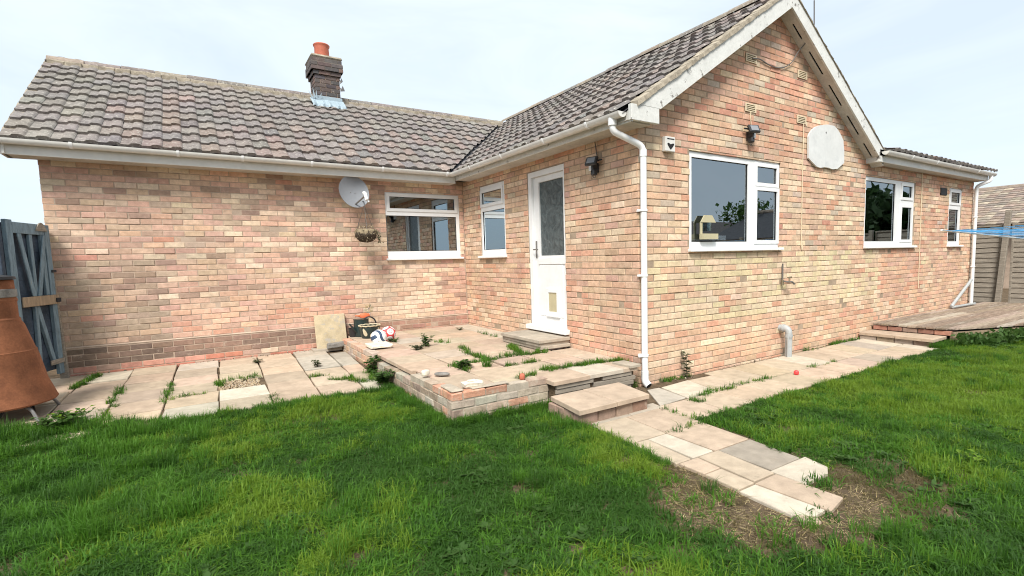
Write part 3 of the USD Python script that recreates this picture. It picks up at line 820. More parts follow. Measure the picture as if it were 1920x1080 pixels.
# bedding mortar at ridge, and along the verges
mbv = MB()
for k in range(40):
    x = -5.6 + 7.9 * k / 40
    mbv.box(x, x + 0.2, RIDGE_A_Y - 0.13 - rng.random() * 0.03, RIDGE_A_Y, roofA(RIDGE_A_Y) - 0.10, roofA(RIDGE_A_Y) - 0.012, 0.01, jit=0.004)
mbv.build('ridge_mortar', M_lichen, roof1)
mbv = MB()
for side in (-1, 1):
    for k in range(30):
        u0, u1 = 2.7 * k / 30, 2.7 * (k + 1) / 30 + 0.004
        x0, x1 = AX + side * u0, AX + side * u1
        h = 0.205 + (0.055 if side < 0 else 0.02) + rng.normal(0, 0.004)
        V = np.array([(x0, -0.222, low(x0) + 0.207), (x1, -0.222, low(x1) + 0.207), (x1, -0.10, low(x1) + 0.207), (x0, -0.10, low(x0) + 0.207), (x0, -0.215, low(x0) + h), (x1, -0.215, low(x1) + h), (x1, -0.10, low(x1) + h + 0.01), (x0, -0.10, low(x0) + h + 0.01)])
        mbv.add(V + rng.normal(0, 0.003, V.shape), QUADS)
mbv.build('verge_mortar', M_lichen, roof2)
mbv = MB()
for k in range(28):
    y0, y1 = 4.04 + 2.9 * k / 28, 4.04 + 2.9 * (k + 1) / 28 + 0.004
    V = np.array([(-5.655, y0, roofA(y0) - 0.05), (-5.5, y0, roofA(y0) - 0.05), (-5.5, y1, roofA(y1) - 0.05), (-5.655, y1, roofA(y1) - 0.05), (-5.645, y0, roofA(y0) - 0.004), (-5.5, y0, roofA(y0)), (-5.5, y1, roofA(y1)), (-5.645, y1, roofA(y1) - 0.004)])
    mbv.add(V + rng.normal(0, 0.003, V.shape), QUADS)
mbv.build('verge_mortar', M_lichen, roof1)
V, F = extrude(Polygon([(4.05, 2.72), (4.40, 2.72), (6.95, roofA(6.95) - 0.20), (6.95, roofA(6.95) - 0.05), (4.05, roofA(4.05) - 0.05)]), 0.20, 0.22)
obj('bargeboard', (mapL(V), F), M_barge, house)

# ---- chimney on the wing's ridge
ch = obj('chimney', (bbox(-1.855, -1.43, 6.70, 7.22, 4.2, 5.24)[0], QUADS), M_mort, house)
cb = MB()
CH = [(0.085, 0.078, 0.078), (0.115, 0.09, 0.082), (0.10, 0.088, 0.085), (0.15, 0.105, 0.09)]
for k in range(14):
    z = 4.25 + k * CRS
    o = 0.012 if k < 10 else (0.04 if k == 10 else 0.075 if k in (11, 12) else 0.06)
    x0, x1, y0, y1 = -1.855 - o, -1.43 + o, 6.70 - o, 7.22 + o
    w = (x1 - x0)
    cuts = [0, 0.42, 0.86, 1.0] if k % 2 else [0, 0.2, 0.62, 1.0]
    for fa in range(3):
        for c0, c1 in zip(cuts, cuts[1:]):
            g = 0.005
            tn = pick(CH, [2, 3, 2, 1]) * (1.0 if k < 10 else 1.05)
            if fa == 0: cb.box(x0 + c0 * w + g, x0 + c1 * w - g, y0, y0 + 0.05, z, z + CRS - 0.01, 0.004, tint=tn)
            if fa == 1: cb.box(x0, x0 + 0.05, y0 + 0.052 + c0 * (w - 0.06) + g, y0 + 0.052 + c1 * (w - 0.06) - g, z, z + CRS - 0.01, 0.004, tint=tn)
            if fa == 2: cb.box(x1 - 0.05, x1, y0 + 0.052 + c0 * (w - 0.06) + g, y0 + 0.052 + c1 * (w - 0.06) - g, z, z + CRS - 0.01, 0.004, tint=tn)
for k in (10, 11, 12, 13):
    o = {10: 0.03, 11: 0.065, 12: 0.065, 13: 0.05}[k]
    cb.box(-1.855 - o, -1.43 + o, 6.70 - o, 7.22 + o, 4.25 + k * CRS, 4.25 + k * CRS + CRS, tint=(0.2, 0.17, 0.14))
cb.build('brickwork', M_brick, ch, kind='stuff', tint=True)
V, F = bbox(-1.925, -1.36, 6.63, 7.29, 5.302, 5.345, 0.03); V = V + 0; V[:, 2] += np.where(V[:, 2] > 5.33, 0.02 * (1 - np.hypot(V[:, 0] + 1.64, V[:, 1] - 6.96)), 0)
obj('flaunching', (V, F), M_lichen, ch)
V, F = revolve([(0.0, 5.33), (0.135, 5.33), (0.13, 5.59), (0.145, 5.61), (0.15, 5.635), (0.137, 5.65), (0.115, 5.65), (0.112, 5.34)], 28)
obj('chimney_pot', (V + (-1.66, 6.96, 0), F), M_terra, ch, smooth=50)
fl = MB()
fl.box(-1.90, -1.40, 6.655, 6.685, 4.40, 4.60, 0.004)
yA = lambda y: roofA(y) + 0.085
n = 22
for k in range(n):
    x0, x1 = -1.98 + 0.60 * k / n, -1.98 + 0.60 * (k + 1) / n
    h = 0.012 * math.sin(k * 1.9)
    f0, f1 = 6.40 - 0.025 * math.sin(k * 1.3), 6.40 - 0.025 * math.sin((k + 1) * 1.3); h1 = 0.012 * math.sin((k + 1) * 1.9)
    V = np.array([(x0, f0, yA(6.40) + h - 0.05), (x1, f1, yA(6.40) + h1 - 0.05), (x1, f1 + 0.02, yA(6.40) + h1), (x0, f0 + 0.02, yA(6.40) + h), (x1, 6.69, yA(6.69)), (x0, 6.69, yA(6.69))])
    fl.add(V, np.array([(0, 1, 2, 3), (3, 2, 4, 5)]))
for (dx, tx, h) in ((0.0, -0.03, 0.17), (0.03, 0.0, 0.13), (-0.03, -0.08, 0.10), (0.07, 0.06, 0.09)):
    b0 = np.array([-1.90 + dx, 6.62, 4.56]); fl.add(np.array([b0 + (-0.022, 0, -0.04), b0 + (0.022, 0, -0.04), b0 + (tx, 0.0, h)]), np.array([(0, 1, 2)]))
fl.build('flashing', M_lead, ch)
fs = MB()
for (z, dx) in ((4.92, 0.06), (4.78, 0.09), (4.99, 0.03)):
    fs.add(np.array([(-1.424, 6.66, z - 0.05), (-1.424, 6.72, z + 0.05), (-1.424 + dx, 6.68, z + 0.03 * math.sin(z * 9)), (-1.424 + dx * 0.5, 6.66, z + 0.07)]), np.array([(0, 1, 2), (0, 2, 3)]))
fs.build('torn_strip', M_steel, ch)

# ---- rainwater pipes
dp = MB()
path = bend([(-0.335, 0.02, 2.81), (-0.335, 0.02, 2.70), (0.005, -0.072, 2.565), (0.005, -0.072, 0.10)], 0.07)
dp.tube(path, 0.034, 16); dp.tube([(-0.335, 0.02, 2.83), (-0.335, 0.02, 2.755)], 0.046, 16); dp.tube([(0.005, -0.072, 2.53), (0.005, -0.072, 2.46)], 0.039, 16)
dp.tube(bend([(0.005, -0.072, 0.17), (0.005, -0.072, 0.05), (0.012, -0.125, 0.012)], 0.05), 0.04, 16)
pipe = dp.build('downpipe', M_upvc, house, 'white downpipe at the outer corner', smooth=50)
obj('pipe_mouth', trimesh.creation.cylinder(0.033, 0.004, transform=trimesh.transformations.translation_matrix((0.0122, -0.1265, 0.0112)) @ trimesh.geometry.align_vectors([0, 0, 1], [0.11, -0.81, -0.58])), M_dark, pipe)
for z in (1.89, 1.20, 0.33):
    MB().tube([(0.005, -0.072, z), (0.005, -0.072, z + 0.022)], 0.042, 16).box(-0.085, -0.03, -0.085, -0.06, z, z + 0.02, 0.003).box(-0.02, 0.03, -0.05, 0.01, z, z + 0.02).build('clip', M_upvc, pipe)
dp = MB()
dp.tube(bend([(LC + 0.05, -0.262, 2.90), (LC + 0.05, -0.262, 2.80), (9.60, -0.07, 2.70), (9.60, -0.07, 0.19)], 0.06), 0.034, 14)
pipe = dp.build('downpipe', M_upvc, house, 'white downpipe at the far right corner', smooth=50)
for z in (2.05, 1.02):
    MB().tube([(9.60, -0.07, z), (9.60, -0.07, z + 0.022)], 0.042, 14).box(9.50, 9.56, -0.085, -0.06, z, z + 0.02, 0.003).build('clip', M_upvc, pipe)

# ---- air bricks and vents
for (x, z) in ((1.83, 3.79), (1.83, 3.19), (2.985, 3.79), (2.985, 3.19)):
    pl = sbox(x + 0.002, z, x + 0.222, z + 0.10)
    for q in range(4):
        pl = pl.difference(sbox(x + 0.022, z + 0.011 + q * 0.0215, x + 0.20, z + 0.0225 + q * 0.0215))
    ab = obj('air_brick', flat(mapC, pl, 0.001, 0.012), M_beige, house)
    obj('void', flat(mapC, sbox(x + 0.004, z + 0.002, x + 0.22, z + 0.098), -0.004, 0.0), M_dark, ab)
pl = sbox(7.95, 2.455, 8.24, 2.585)
obj('vent', flat(mapC, pl, -0.03, 0.012), M_iron, house, 'square black wall vent')
vb = obj('vent_hood', (mapC(bbox(0.362, 0.515, 2.555, 2.715, 0.0, 0.055, 0.006)[0]), bbox(0.362, 0.515, 2.555, 2.715, 0.0, 0.055, 0.006)[1]), M_gutter, house, 'small cream vent box with a dark heart shaped hole')
hp = Polygon([(0.385, 2.635), (0.40, 2.645), (0.42, 2.64), (0.44, 2.632), (0.46, 2.64), (0.48, 2.645), (0.494, 2.635), (0.47, 2.605), (0.44, 2.575), (0.41, 2.60)])
obj('hood_opening', flat(mapC, hp, 0.054, 0.058), M_dark, vb)
obj('hood_slot', flat(mapC, sbox(0.385, 2.685, 0.495, 2.695), 0.054, 0.058), M_dark, vb)

# ------------------------------------------------------------------ paving and patio
def slab_mesh(poly, z0, th=0.042, c=0.006, zf=None, tilt=0.0025):
    """A concrete slab on a polygon (world x, y), its top at zf(x, y) or z0, edges chamfered."""
    P = np.array(poly, float); n = len(P)
    if np.sum(P[:, 0] * np.roll(P[:, 1], -1) - P[:, 1] * np.roll(P[:, 0], -1)) < 0:
        P = P[::-1]
    cx = P.mean(0); g = rng.normal(0, tilt, 2)
    top = lambda q: (zf(q[:, 1]) if zf else z0) + (q - cx) @ g
    ins = cx + (P - cx) * (1 - c / np.maximum(np.linalg.norm(P - cx, axis=1, keepdims=True), 0.02))
    V = np.vstack([np.c_[P, top(P) - th], np.c_[P, top(P) - c * 0.8], np.c_[ins, top(ins)]])
    F = [(2 * n, 2 * n + k, 2 * n + k + 1) for k in range(1, n - 1)]
    for k in range(n):
        m = (k + 1) % n
        for o in (0, n):
            F += [(o + k, o + m, o + m + n), (o + k, o + m + n, o + k + n)]
    return V, np.array(F)


SPINK, SBUFF, SGREY, SPALE, SDARK = (0.42, 0.325, 0.24), (0.42, 0.34, 0.25), (0.37, 0.32, 0.255), (0.46, 0.40, 0.315), (0.29, 0.25, 0.20)


def slab_tone(w=(5, 4, 0.6, 0.7)):
    return pick([SPINK, SBUFF, SGREY, SPALE], w)


def add_slab(parent, poly, z0, tone=None, name='slab', **k):
    V, F = slab_mesh(poly, z0, **k)
    return obj(name, (V, F), M_slab, parent, tint=tone if tone is not None else slab_tone())


def rect(x0, x1, y0, y1, g=0.004, j=0.003):
    P = np.array([(x0 + g, y0 + g), (x1 - g, y0 + g), (x1 - g, y1 - g), (x0 + g, y1 - g)])
    return P + rng.normal(0, j, P.shape)


def bed(name, x0, x1, y0, y1, zf, label, th=0.05):
    V = np.array([(x0, y0, zf(y0) - th), (x1, y0, zf(y0) - th), (x1, y1, zf(y1) - th), (x0, y1, zf(y1) - th), (x0, y0, zf(y0)), (x1, y0, zf(y0)), (x1, y1, zf(y1)), (x0, y1, zf(y1))])
    return obj(name, (V, QUADS), M_soil, None, label, 'paving', kind='structure')


pave = bed('paving', -7.0, -2.2, 1.66, LB - 0.03, lambda y: paving_z(y) - 0.026, 'sunken paving of square slabs along the left wing', 0.2)
XJ = [-7.0, -6.52, -6.07, -5.62, -5.165, -4.715, -4.26, -3.80, -3.34, -2.885, -2.44, -2.205]
YJ = [LB - 0.03 - 0.45 * k for k in range(7)]
for i in range(len(XJ) - 1):
    off = rng.normal(0, 0.02); dx = lambda y: -0.03 * (LB - y)
    for k in range(6):
        y1, y0 = YJ[k] + (off if k else 0), YJ[k + 1] + off
        x0, x1 = XJ[i], XJ[i + 1]
        if i == 7 and k == 3:
            continue
        if i == 10 and k < 1:
            continue
        t = None
        if i in (9, 10) and k in (1, 2): t = np.array(SPALE) * rng.uniform(0.8, 0.95) * np.array([0.96, 1, 1.04])
        if i == 9 and k == 0: t = np.array(SGREY) * 1.05
        sk = -0.03
        P = rect(x0, x1, y0, y1, 0.0075, 0.005) + 0
        P[:, 0] += sk * (LB - P[:, 1])
        if P[:, 1].min() < 1.5:
            P[:, 1] = np.maximum(P[:, 1], 1.52)
        dzs = rng.normal(0, 0.004); add_slab(pave, P, 0, (t if t is not None else slab_tone()) * rng.uniform(0.88, 1.08), zf=lambda q, d_=dzs: paving_z(q) + d_, tilt=0.006)
add_slab(pave, [(-2.62, 4.13), (-2.22, 4.13), (-2.22, 4.34), (-2.62, 4.34)], 0.155, np.array(SGREY) * 1.1)

core = lambda y: patio_z(y) - 0.02
patio = bed('raised_patio', -2.09, -0.004, 0.15, LB - 0.03, core, 'raised patio of square slabs outside the back door', 0.35)
PX = [-2.15, -1.68, -1.225, -0.775, -0.325, -0.006]
PY = [-0.10, 0.35, 0.80, 1.25, 1.70, 2.15, 2.60, 3.05, 3.50, 3.95, LB - 0.032]
for i in range(len(PX) - 1):
    for k in range(len(PY) - 1):
        x0, x1, y0, y1 = PX[i], PX[i + 1], PY[k], PY[k + 1]
        if i == 0 and k == 0: x0, y0 = -2.09, 0.15
        if i == 0 and k in (1, 2): x0 = -2.09
        if i == 0 and k >= 6: x0 = -2.09
        if i == 1 and k == 0: y0 = 0.15
        if i == 4 and k == 0: x1 = -0.12
        if i == 4 and 3 <= k <= 4: continue
        g = 0.004
        if (i, k) in ((1, 2), (2, 3), (2, 2), (3, 1), (1, 3)): g = 0.022
        t = slab_tone((5, 4, 0.4, 0.3))
        if i == 4 and k > 5: t = np.array(SPALE) * 0.93
        add_slab(patio, rect(x0, x1, y0, y1, g), 0, t, zf=patio_z)
# stacked edge under the front of the patio
for z, segs in ((0.155, [(-1.18, -0.72), (-0.60, -0.20)]), (0.105, [(-1.18, -0.76), (-0.72, -0.16)]), (0.06, [(-1.18, -0.85), (-0.83, -0.42), (-0.40, -0.18)]), (0.01, [(-1.18, -0.7), (-0.69, -0.2)])):
    for a, b in segs:
        add_slab(patio, rect(a, b, -0.085 + rng.normal(0, 0.008), 0.06), z + 0.045, np.array(SGREY) * rng.uniform(0.65, 0.95), name='edge_slab', th=0.041)
MB().box(-1.18, -0.15, -0.05, 0.149, -0.1, 0.215).build('rubble_fill', M_soil, patio)
add_slab(patio, rect(-0.26, -0.10, -0.12, 0.16), 0.27, np.array(SPALE) * 0.8, name='edge_slab', th=0.03)

dst = thing('door_step', label='stack of grey slabs forming the step under the white back door', cat='step')
for k, z in enumerate((0.40, 0.358, 0.316)):
    ys = [1.27, 1.78, 2.26] if k % 2 == 0 else [1.29, 1.62, 2.25]
    for y0, y1 in zip(ys, ys[1:]):
        add_slab(dst, rect(-0.50 + 0.02 * k + rng.normal(0, 0.008), -0.012, y0, y1, 0.002), z, np.array(SGREY) * rng.uniform(0.85, 1.15), th=0.040)
db = MB()
for k in range(4):
    db.box(-0.44, -0.02, 1.33 + k * 0.22, 1.33 + k * 0.22 + 0.21, 0.245, 0.274, 0.004, tint=pick([GREY, BROWN], [2, 1]))
db.build('brick_base', M_brick, dst, tint=True)

st = thing('garden_step', label='two slab step on bricks leading up to the raised patio', cat='step')
add_slab(st, [(-1.405, -0.735), (-0.99, -0.735), (-0.96, -0.20), (-1.33, -0.20)], 0.145, np.array(SPINK) * 0.98, th=0.042)
add_slab(st, [(-0.985, -0.735), (-0.585, -0.725), (-0.49, -0.20), (-0.955, -0.20)], 0.147, np.array(SPINK) * 1.04, th=0.042)
for k, x in enumerate((-1.37, -1.165, -0.96, -0.77)):
    V, F = bbox(x, x + 0.19, -0.70, -0.60, -0.02, 0.098 - 0.006 * (k % 2), 0.006)
    obj('brick', (V + rng.normal(0, 0.002, V.shape), F), M_brick, st, tint=pick([BROWN, (0.34, 0.21, 0.15), OLIVE], [2, 2, 1]) * 0.8)
for k in range(3):
    V, F = bbox(-1.36, -1.26, -0.58 + k * 0.13, -0.58 + k * 0.13 + 0.12, -0.02, 0.09, 0.006)
    obj('brick', (V, F), M_brick, st, tint=np.array(BROWN) * 0.8)
MB().box(-1.24, -0.62, -0.58, -0.12, -0.03, 0.10).build('rubble_fill', M_soil, st)

# ---- the path
path = bed('path', -1.36, 5.3, -1.2, -0.02, lambda y: -0.012, 'slab path round the gable and out across the lawn', 0.1)
SL = dict(P1=[(-1.25, -.745), (-.83, -.742), (-.83, -.60), (-1.25, -.60)], P1b=[(-.82, -.742), (-.43, -.742), (-.40, -.59), (-.82, -.60)], P2=[(-1.29, -.755), (-.905, -.755), (-.945, -1.262), (-1.31, -1.262)],
          P3=[(-.895, -.755), (-.445, -.755), (-.505, -1.268), (-.935, -1.262)], P4=[(-.94, -1.275), (-.51, -1.28), (-.55, -1.745), (-.945, -1.745)], P5=[(-1.155, -1.28), (-.955, -1.28), (-.965, -1.74), (-1.18, -1.74)],
          P6=[(-1.33, -1.275), (-1.165, -1.28), (-1.205, -1.74), (-1.35, -1.74)], P7=[(-.92, -1.757), (-.55, -1.757), (-.605, -2.185), (-.935, -2.185)], P8=[(-1.14, -1.757), (-.93, -1.757), (-.97, -2.225), (-1.18, -2.225)],
          P9=[(-1.33, -1.752), (-1.15, -1.755), (-1.17, -1.96), (-1.33, -1.96)], P10=[(-1.33, -1.97), (-1.175, -1.97), (-1.19, -2.23), (-1.35, -2.23)], P11=[(-.96, -2.195), (-.56, -2.198), (-.61, -2.38), (-.70, -2.43), (-.965, -2.43)],
          P12=[(-1.20, -2.245), (-.98, -2.242), (-.975, -2.66), (-1.185, -2.70)], P13=[(-1.36, -2.245), (-1.205, -2.245), (-1.19, -2.67), (-1.30, -2.67), (-1.385, -2.59)], P14=[(-1.38, -2.60), (-1.3, -2.68), (-1.33, -2.725), (-1.42, -2.66)])
TN = dict(P1=SGREY, P1b=SGREY, P2=SBUFF, P3=SPINK, P4=SPINK, P5=SPALE, P6=SBUFF, P7=SDARK, P8=SBUFF, P9=SPINK, P10=SBUFF, P11=SPALE, P12=SPINK, P13=SPALE, P14=SPINK)
for k, q in SL.items():
    tn = np.array(TN[k]) * rng.uniform(0.95, 1.06) * (1.12 if k == 'P13' else 1.0)
    add_slab(path, np.array(q), 0.0 + rng.normal(0, 0.002), tn)
add_slab(path, [(-.41, -.69), (-.01, -.655), (.07, -.215), (-.09, -.20)], 0.0, np.array(SPALE) * np.array([0.86, 0.88, 0.92]))
add_slab(path, [(.0, -.67), (.43, -.69), (.56, -.19), (.10, -.225)], 0.002, np.array(SPALE) * 1.05)
xs1 = [0.50, 0.94, 1.42, 1.88, 2.33, 2.78, 3.2, 3.62, 4.05, 4.48, 4.83]
for k in range(len(xs1) - 1):
    a, b = xs1[k], xs1[k + 1]; sh = -0.05
    t = slab_tone((6, 4, 0.3, 0.2))
    if k == 4: t = np.array(SPALE) * 1.05
    if k == 9: t = np.array(SPALE) * 1.02
    add_slab(path, [(a + sh + 0.004, -.685), (b + sh - 0.004, -.685), (b + 0.05 - 0.004, -.07), (a + 0.05 + 0.004, -.07)] if k else [(a - 0.06, -.69), (b + sh - .004, -.685), (b + 0.04, -.20), (a + 0.07, -.19)], rng.normal(0, 0.002), t)
xs2 = [-0.44, 0.0, 0.42, 0.85, 1.30, 1.78, 2.26, 2.74, 3.2, 3.66, 4.1, 4.5, 4.83]
for k in range(len(xs2) - 1):
    a, b = xs2[k], xs2[k + 1]
    t = slab_tone((6, 4, 0.3, 0.2)) if k < 11 else np.array(SPALE)
    add_slab(path, [(a - 0.05, -1.17), (b - 0.058, -1.17), (b - 0.004, -.70), (a + 0.004, -.70)], rng.normal(0, 0.002), t)

st2 = thing('garden_step', label='low two slab step in front of the timber deck', cat='step')
add_slab(st2, [(4.85, -.55), (5.30, -.55), (5.30, -.03), (4.86, -.03)], 0.105, np.array(SPINK), th=0.045)
add_slab(st2, [(4.83, -1.07), (5.30, -1.07), (5.30, -.56), (4.845, -.56)], 0.105, np.array(SPINK) * 1.05, th=0.045)
for k in range(4):
    V, F = bbox(4.875, 4.96, -1.04 + k * 0.255, -1.04 + k * 0.255 + 0.245, -0.02, 0.058, 0.006)
    obj('brick', (V, F), M_brick, st2, tint=pick([GREY, OLIVE, BROWN], [2, 2, 1]) * 0.8)

# ---- dwarf walls of the patio
def dwarf(name, label, runs, z0, rows, tone, broken=None):
    t = thing(name, label=label, cat='garden wall')
    for (x0, y0, x1, y1, hide) in runs:
        a, b = np.array([x0, y0]), np.array([x1, y1]); L = np.linalg.norm(b - a); d = (b - a) / L; nn = np.array([-d[1], d[0]])
        cz = z0 + rows * CRS - 0.02
        c4 = [a + nn * 0.005 + d * 0.005, b + nn * 0.005 - d * 0.005, b + nn * 0.105 - d * 0.005, a + nn * 0.105 + d * 0.005]
        obj('mortar', (np.array([(*q, z0) for q in c4] + [(*q, cz) for q in c4]), QUADS), M_limem, t)
        for r in range(rows):
            off = 0.0 if r % 2 == 0 else -0.1125
            for k in range(int(L / 0.225) + 2):
                s, e = max(off + k * 0.225, 0), min(off + k * 0.225 + 0.215, L)
                if e - s < 0.03 or (broken and broken(s, r, L)):
                    continue
                V, F = bbox(s, e, 0, 0.11, z0 + r * CRS, z0 + r * CRS + 0.067 + rng.normal(0, 0.002), 0.006)
                V = V + rng.normal(0, 0.0025, V.shape)
                W = np.c_[a + V[:, :1] * d + V[:, 1:2] * nn, V[:, 2]]
                obj('brick', (W, F), M_lime, t, tint=tone(s, r))
    return t


LIME = [(0.36, 0.275, 0.205), (0.38, 0.31, 0.24), (0.31, 0.23, 0.175), (0.46, 0.25, 0.17), (0.40, 0.35, 0.28)]
dw = dwarf('garden_wall', 'crumbling low brick wall with lime stains at the front corner of the raised patio', [(-2.205, 0.04, -1.19, 0.04, 0), (-2.095, 0.155, -2.095, 1.12, 0)], -0.03, 4, lambda s, r: pick(LIME, [4, 3, 2, 1.6, 1.5]) if r < 3 else pick([LIME[3], (0.50, 0.27, 0.17), LIME[0]], [2, 2, 2]),
           lambda s, r, L: (r == 3 and ((0.42 < s < 0.62) or (L < 1.0 and s > 0.72))))
cp = MB()
for (x0, x1, y0, y1, z0, z1) in ((-2.19, -2.08, 0.06, 0.34, 0.262, 0.283), (-2.0, -1.62, 0.05, 0.13, 0.265, 0.277), (-1.60, -1.42, 0.06, 0.13, 0.19, 0.262)):
    cp.box(x0, x1, y0, y1, z0, z1, 0.012, jit=0.004)
cp.build('mortar_crust', M_limem, dw)
dw3 = dwarf('garden_wall', 'low grey brick edging below the patio slabs between the two low walls', [(-2.10, 1.13, -2.10, 2.51, 0)], -0.02, 3, lambda s, r: pick(LIME, [4, 3, 3, 1, 1]) * 0.85)
dw2 = dwarf('garden_wall', 'short run of low brick wall beside the footballs and plant pots', [(-2.095, 2.52, -2.095, 4.17, 0)], 0.06, 3, lambda s, r: pick([BUFF, PEACH, ORANGE, GREY, CREAM], [3, 3, 1.5, 2, 1]) * 0.9)


def rubble(name, loc, size, m, label, cat='rubble', seed=0, parent=None, tint=None, sub=2):
    g = np.random.default_rng(seed); s = trimesh.creation.icosphere(sub); V = np.array(s.vertices)
    V = V * (1 + 0.35 * (meshkit.noise(V * 1.7 + seed, seed) - 0.5))[:, None]
    V = np.sign(V) * np.abs(V) ** 0.75 * np.array(size) / 2
    a = g.uniform(0, 3); c, s_ = math.cos(a), math.sin(a)
    V = np.c_[V[:, 0] * c - V[:, 1] * s_, V[:, 0] * s_ + V[:, 1] * c, V[:, 2]] + np.array(loc) + (0, 0, size[2] / 2 * 0.9)
    return obj(name, (V, np.array(s.faces)), m, parent, label, cat, tint=tint, smooth=25)


rubble('stone', (-2.13, 0.86, 0.275), (0.085, 0.07, 0.06), M_chip, 'round white pebble on the broken end of the low wall', 'stone', 3)
rubble('brick_bat', (-1.98, 0.80, 0.262), (0.16, 0.07, 0.035), M_kerb, 'brown chip of brick beside the white pebble', 'rubble', 5)
rubble('brick_bat', (-1.44, 0.12, 0.255), (0.06, 0.055, 0.07), M_terra, 'small orange red brick fragment standing on the low wall', 'rubble', 8)
V, F = bbox(-2.04, -1.86, 0.10, 0.22, 0.268, 0.318, 0.012)
wb = obj('white_block', (V + rng.normal(0, 0.003, V.shape), F), M_chip, None, 'square off white block on the corner of the low wall', 'block')
V, F = bbox(-1.99, -1.91, 0.13, 0.19, 0.317, 0.330, 0.01); obj('raised_lump', (V, F), M_chip, wb)
V, F = bbox(-2.14, -1.86, 2.78, 3.12, 0.285, 0.335, 0.014); V = V + rng.normal(0, 0.008, V.shape)
obj('stone_flag', (V, F), M_chip, None, 'flat cream stone lying on the low wall beside the white and blue football', 'stone')

# ------------------------------------------------------------------ deck
deck = thing('timber_deck', label='weathered timber deck at the right end of the house', cat='deck')
def deck_left(y):
    return 5.30 if y > -1.12 else 5.30 + (-1.12 - y) * 2.6


nb = 24
for k in range(nb):
    y1 = -0.03 - k * 0.128; y0 = y1 - 0.114
    x0 = deck_left(y0) + rng.normal(0, 0.008); x1 = 10.55
    if x0 > x1 - 0.3: break
    xb = x0 + (x1 - x0) * rng.uniform(0.35, 0.7)
    for a, b in ((x0, xb - 0.002), (xb + 0.002, x1)):
        z = 0.222 + rng.normal(0, 0.003); tn = pick([(0.34, 0.27, 0.205), (0.26, 0.2, 0.15), (0.40, 0.335, 0.265)], [3, 2, 2])
        prof = []
        mb = MB(); mb.box(a, b, y0, y1, z - 0.03, z - 0.005, 0.003)
        for q in range(4):
            yy = y0 + 0.008 + q * 0.0275
            mb.box(a + 0.001, b - 0.001, yy, yy + 0.019, z - 0.0052, z + rng.normal(0, 0.0008), 0.003)
        if a == x0:
            mb.v = [np.c_[np.where(v_[:, 0] < a + 0.02, v_[:, 0] + deck_left(1e9) * 0 + np.array([deck_left(q) for q in v_[:, 1]]) - deck_left(y0), v_[:, 0]), v_[:, 1:]] for v_ in mb.v]
        mb.t = [np.tile(tn, (len(v_), 1)) for v_ in mb.v]; mb.build('board', M_deck, deck, tint=True)
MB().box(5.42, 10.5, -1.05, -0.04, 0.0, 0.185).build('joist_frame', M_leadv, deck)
for k in range(5):
    V, F = bbox(5.315, 5.41, -1.11 + k * 0.217, -1.11 + k * 0.217 + 0.205, 0.11, 0.178, 0.005)
    obj('riser_brick', (V, F), M_brick, deck, tint=pick([RED, (0.36, 0.19, 0.14), BROWN], [2, 2, 1]) * 0.85)
for k, (a, b) in enumerate((((5.34, -1.14), (7.2, -1.86)), ((7.22, -1.87), (9.6, -2.79)))):
    a, b = np.array(a), np.array(b); d = (b - a) / np.linalg.norm(b - a); nn = np.array([d[1], -d[0]])
    for z in (0.0, 0.10):
        c4 = [a, b, b - nn * 0.05, a - nn * 0.05]
        obj('edge_plank', (np.array([(*q, z - 0.03) for q in c4] + [(*q, z + 0.065) for q in c4]), QUADS), M_bare, deck)

# ------------------------------------------------------------------ fences on the right, and behind the camera (seen in the windows)
FX = 10.66
FEN = thing('garden_fence', label='weathered grey lapped timber fence with posts beyond the deck', cat='fence')


def lap_panel(name, p0, p1, z0, z1, label, group=None, face=-1, detail=True):
    """Horizontal lapped boards between two points; face = which side the laps show on."""
    a, b = np.array(p0, float), np.array(p1, float); L = np.linalg.norm(b - a); d = (b - a) / L; nn = np.array([-d[1], d[0]]) * face
    t = thing(name, label=label, parent=FEN)
    n = int((z1 - z0) / 0.105)
    for k in range(n):
        za = z0 + k * (z1 - z0) / n; zb = za + (z1 - z0) / n + 0.02
        s = np.linspace(0.01, L - 0.01, 12 if detail else 3)
        wav = 0.008 * np.sin(s * rng.uniform(3, 7) + rng.uniform(0, 6)) + rng.normal(0, 0.003, len(s))
        V = []
        for (zz, dd, w) in ((za, 0.022, 1), (za, 0.034, 1), (zb, 0.016, 0), (zb, 0.004, 0)):
            for si, wi in zip(s, wav):
                q = a + d * si + nn * dd; V.append((*q, zz + wi * w))
        m = len(s); F = []
        for r in range(4):
            r2 = (r + 1) % 4
            for i in range(m - 1):
                F.append((r * m + i, r * m + i + 1, r2 * m + i + 1, r2 * m + i))
        obj('board', (np.array(V), np.array(F)), M_fence, t)
    for (s0, s1, za, zb) in ((0.0, L, z1 + 0.015, z1 + 0.05), (0.0, 0.04, z0, z1 + 0.014), (L - 0.04, L, z0, z1 + 0.014)):
        V, F = bbox(s0, s1, -0.02, 0.045, za, zb, 0.004)
        obj('batten', (np.c_[a + V[:, :1] * d + V[:, 1:2] * nn, V[:, 2]], F), M_fence, t)
    return t


